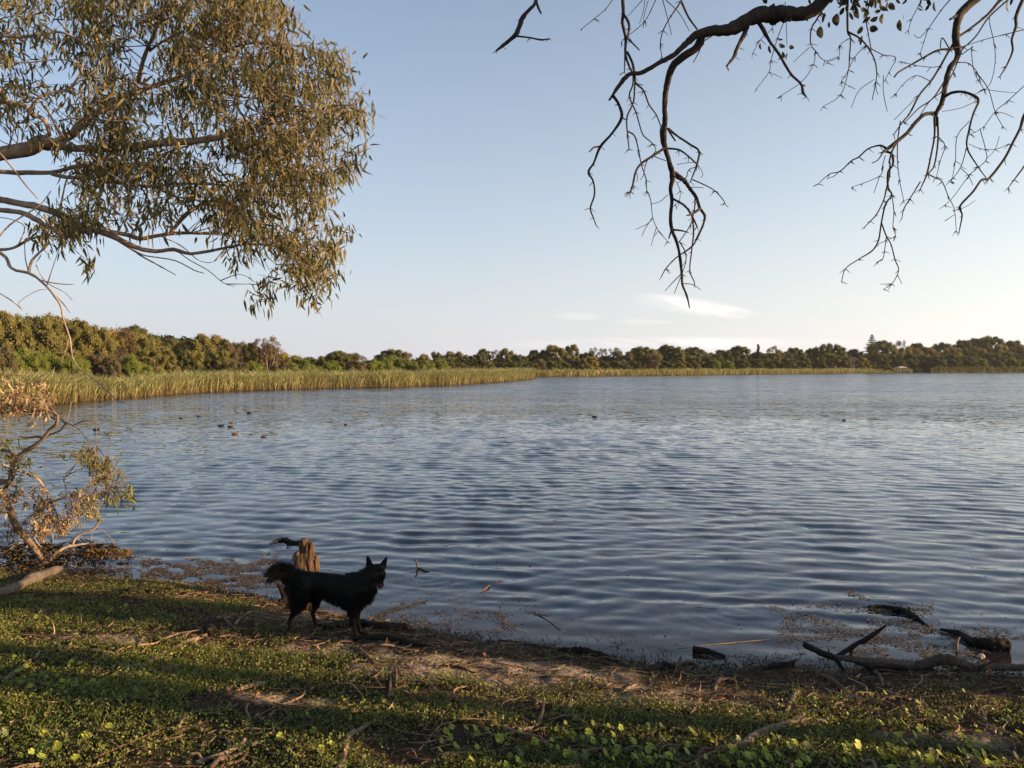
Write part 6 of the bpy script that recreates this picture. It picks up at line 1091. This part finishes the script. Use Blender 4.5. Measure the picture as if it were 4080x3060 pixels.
# floating weed and scum
def weed():
    mb = MB(); rg = np.random.default_rng(41); P0 = []
    def patch(x0, y0, x1, y1, n, th, fx=60, fy=14, seed=0):
        x = rg.uniform(x0, x1, n); y = rg.uniform(y0, y1, n); v = fbm(x / fx, y / fy, 90 + seed, 4); e = np.minimum.reduce([(x - x0) / 60, (x1 - x) / 60, (y - y0) / 16, (y1 - y) / 12]); ok = v > th + .12 * (1 - np.clip(e, 0, 1)); P0.append(np.column_stack([x[ok], y[ok]]))
    patch(300, 2175, 640, 2240, 1500, .50, 70, 12, 1); patch(560, 2225, 1110, 2345, 16000, .47, 70, 14, 2); patch(280, 2240, 620, 2300, 1500, .58, 60, 12, 3); patch(1020, 2200, 1120, 2290, 700, .45, 50, 12, 4)
    patch(3060, 2400, 3720, 2560, 9000, .51, 70, 16, 5); patch(3380, 2500, 4080, 2660, 9000, .50, 70, 16, 6); patch(3060, 2500, 3380, 2640, 1600, .56, 60, 14, 7); patch(1500, 2400, 1700, 2490, 700, .55, 50, 12, 8); patch(1560, 2420, 2100, 2555, 3200, .55, 60, 12, 9)
    patch(2000, 2520, 2700, 2650, 2600, .57, 60, 12, 10); patch(1990, 2390, 2150, 2430, 260, .5, 40, 10, 11); patch(1600, 2300, 2000, 2400, 260, .6, 40, 10, 12); patch(2700, 2590, 3300, 2660, 1500, .55, 60, 12, 13); patch(3650, 2450, 4080, 2500, 260, .58, 60, 12, 14); patch(40, 2240, 330, 2296, 900, .5, 50, 12, 15)
    patch(3330, 2350, 3500, 2420, 160, .55, 40, 10, 16); patch(1300, 2200, 4080, 2640, 500, .2, 60, 14, 17)
    for pl_, w, n in (([(1485, 2462), (1540, 2440), (1600, 2420), (1690, 2400)], 9, 800), ([(1985, 2440), (2010, 2480), (2035, 2510)], 12, 300), ([(1880, 2440), (1960, 2440), (2000, 2450)], 6, 200), ([(3380, 2355), (3420, 2375), (3470, 2395)], 8, 160), ([(3465, 2424), (3560, 2430)], 10, 250), ([(2110, 2440), (2190, 2452)], 6, 120), ([(3700, 2505), (3860, 2560)], 14, 300)):
        c = catmull(pl_, 12); i = rg.integers(0, len(c), n); P0.append(c[i] + rg.normal(0, 1, (n, 2)) * (w, w * .45))
    patch(1560, 2470, 1800, 2520, 700, .45, 50, 8, 21); patch(1900, 2545, 2240, 2590, 500, .5, 50, 8, 22)
    p = np.vstack(P0); u = (p[:, 0] - 2040) / F; v = (p[:, 1] - 1530) / F; t = CAMZ / (sP + v * cP); x = u * t; y = (cP - v * sP) * t; n = len(x)
    ok = y > shore_y(x) - .12; x, y = x[ok], y[ok]; n = len(x); z = np.maximum(terr(x, y), 0) + rg.uniform(.002, .010, n)
    sz = rg.uniform(.003, .012, n)[:, None] * np.where(y > 7, 1.25, 1)[:, None]; a = rg.normal(0, .7, n); s1 = np.column_stack([np.cos(a), np.sin(a), rg.normal(0, .12, n)]) * 1.25; s2 = np.column_stack([-np.sin(a), np.cos(a), rg.normal(0, .2, n)]) * .5; c = np.column_stack([x, y, z])
    V = np.stack([c - s1 * sz, c - s2 * sz, c + s1 * sz, c + s2 * sz], 1).reshape(-1, 3); pal = np.array([(.13, .11, .085), (.19, .155, .12), (.08, .07, .05), (.24, .19, .15)]); cc = pal[rg.integers(0, 4, n)] * rg.uniform(.5, 1.3, n)[:, None]
    left = ((x < -2.2) & (rg.random(n) < .35))[:, None]; cc = np.where(left, np.array((.14, .085, .06)), cc); mb.add(V, np.arange(n)[:, None] * 4 + np.array([[0, 1, 2, 3]]), None, np.repeat(cc, 4, 0))
    tag(mb.build('floating_weed', M['litter'], None, False), 'brown rafts of floating weed and scum in the shallows', 'weed', None, 'stuff')
    # weedy root tangle round the sapling's foot
    mb = MB()
    for i in range(420):
        x = rg.normal(150, 120) if rg.random() < .8 else rg.uniform(300, 470); y = rg.uniform(2160, 2275) if x < 330 else rg.uniform(2165, 2235); x = min(x, 480)
        q = at0(x, max(y, 2200)); q = P(x, y, q[1] if y > 2200 else at0(x, 2235)[1]); l = rg.uniform(.04, .16)
        mb.tube([q, q + (rg.normal(0, l), rg.normal(0, .05), rg.normal(0, .4) * l), q + (rg.normal(0, l), rg.normal(0, .05), -abs(rg.normal(.1, .8)) * l)], [.006, .005, .002], 4, 2, .2, col=np.array([(.045, .03, .018), (.13, .085, .03), (.03, .022, .015)][rg.integers(3)]) * rg.uniform(.6, 1.4))
    k = 1800; cx = rg.normal(170, 130, k); cy = rg.uniform(2180, 2280, k); cx = np.where(rg.random(k) < .25, rg.uniform(340, 520, k), cx); cy = np.where(cx > 340, rg.uniform(2190, 2222, k), cy)
    c = np.array([P(a, b, at0(200, 2245)[1] + rg.normal(0, .15)) for a, b in zip(cx, cy)]); V, Q, T, id_ = leaves(c, rg.normal(0, 1, (k, 3)) * (1, 1, .6), rg.uniform(.02, .05, k), rg.uniform(.008, .02, k), .3, rng=rg); col_ = np.array([(.10, .065, .022), (.05, .035, .018), (.15, .10, .04)])[rg.integers(0, 3, k)]; mb.add(V, Q, T, col_[id_])
    tag(mb.build('root_tangle', M['litter'], None, False), 'tangle of weedy roots and debris round the foot of the leaning sapling', 'debris', None, 'stuff')
    # low weeds standing at the very edge
    x = rg.uniform(-5.6, 4.2, 5000); y = shore_y(x) + rg.normal(-.04, .13, 5000); n = 5000; V, Q, T, id_ = leaves(np.column_stack([x, y, np.maximum(terr(x, y), -.01)]), np.column_stack([rg.normal(0, .5, n), rg.normal(0, .5, n), np.ones(n)]), rg.uniform(.012, .05, n), rg.uniform(.004, .009, n), .4, rng=rg)
    c = np.array([(.05, .045, .02), (.08, .06, .03), (.04, .035, .02)])[rg.integers(0, 3, n)]; tag(mk('edge_weeds', V, [Q, T], M['litter'], None, c[id_]), 'dark stubby weeds along the waterline', 'weeds', None, 'stuff')
weed()

# ------------------------------------------------------------------ trees beside the camera that shade the bank
def shade_tree(x, y, h, r0, label, crown, seed, dens, lo, hi):
    rg = np.random.default_rng(seed); o = np.array((x, y, .4)); root = empty('gum_tree', o, label, 'tree')
    MB().tube([o + (0, 0, -.5), o + (.05, 0, h * .3), o + (-.05, .1, h * .6), o + (.1, 0, h)], [r0, r0 * .85, r0 * .6, r0 * .25], 12, 5, .05).build('trunk', M['bark_dark'], root, True, o)
    cs = []
    for i in range(crown):
        a = rg.random() * 6.28; rr = dens * rg.random() ** .5; z = rg.uniform(lo, hi) if i % 4 else rg.uniform(hi, h * 1.1); cs.append(o + (math.cos(a) * rr * .5, math.sin(a) * rr, z))
    NPt = np.array([o + (0, 0, z) for z in np.linspace(lo * .8, h, 12)]); tw = MB(); mb = leafspray(cs, 14, .12, .026, GL, rg, .9, None, tw, .2, None)
    for i in range(12):
        c = cs[rg.integers(len(cs))]; s = NPt[np.argmin(abs(NPt[:, 2] - c[2] + .5))]; MB().tube([s, (s + c) / 2 + (0, 0, .15), c], [r0 * .3, r0 * .2, .01], 7, 4, .05).build('branch', M['bark_dark'], root, True, o)
    tag(mb.build('leaves', M['gumleaf'], root, False, o), kind='stuff'); tag(tw.build('fine_twigs', M['bark_bush'], root, True, o), kind='stuff')
shade_tree(9.0, 4.0, 7.5, .27, 'stout gum tree on the bank beyond the right side of the frame', 60, 71, .44, .9, 3.6)
shade_tree(9.6, 2.65, 7.0, .13, 'slim gum tree nearer the viewer on the right bank', 12, 74, .28, 1.0, 3.2)
shade_tree(11.5, 3.9, 9.0, .20, 'spreading gum tree farther back on the right bank', 22, 72, 1.3, 1.3, 4.2)
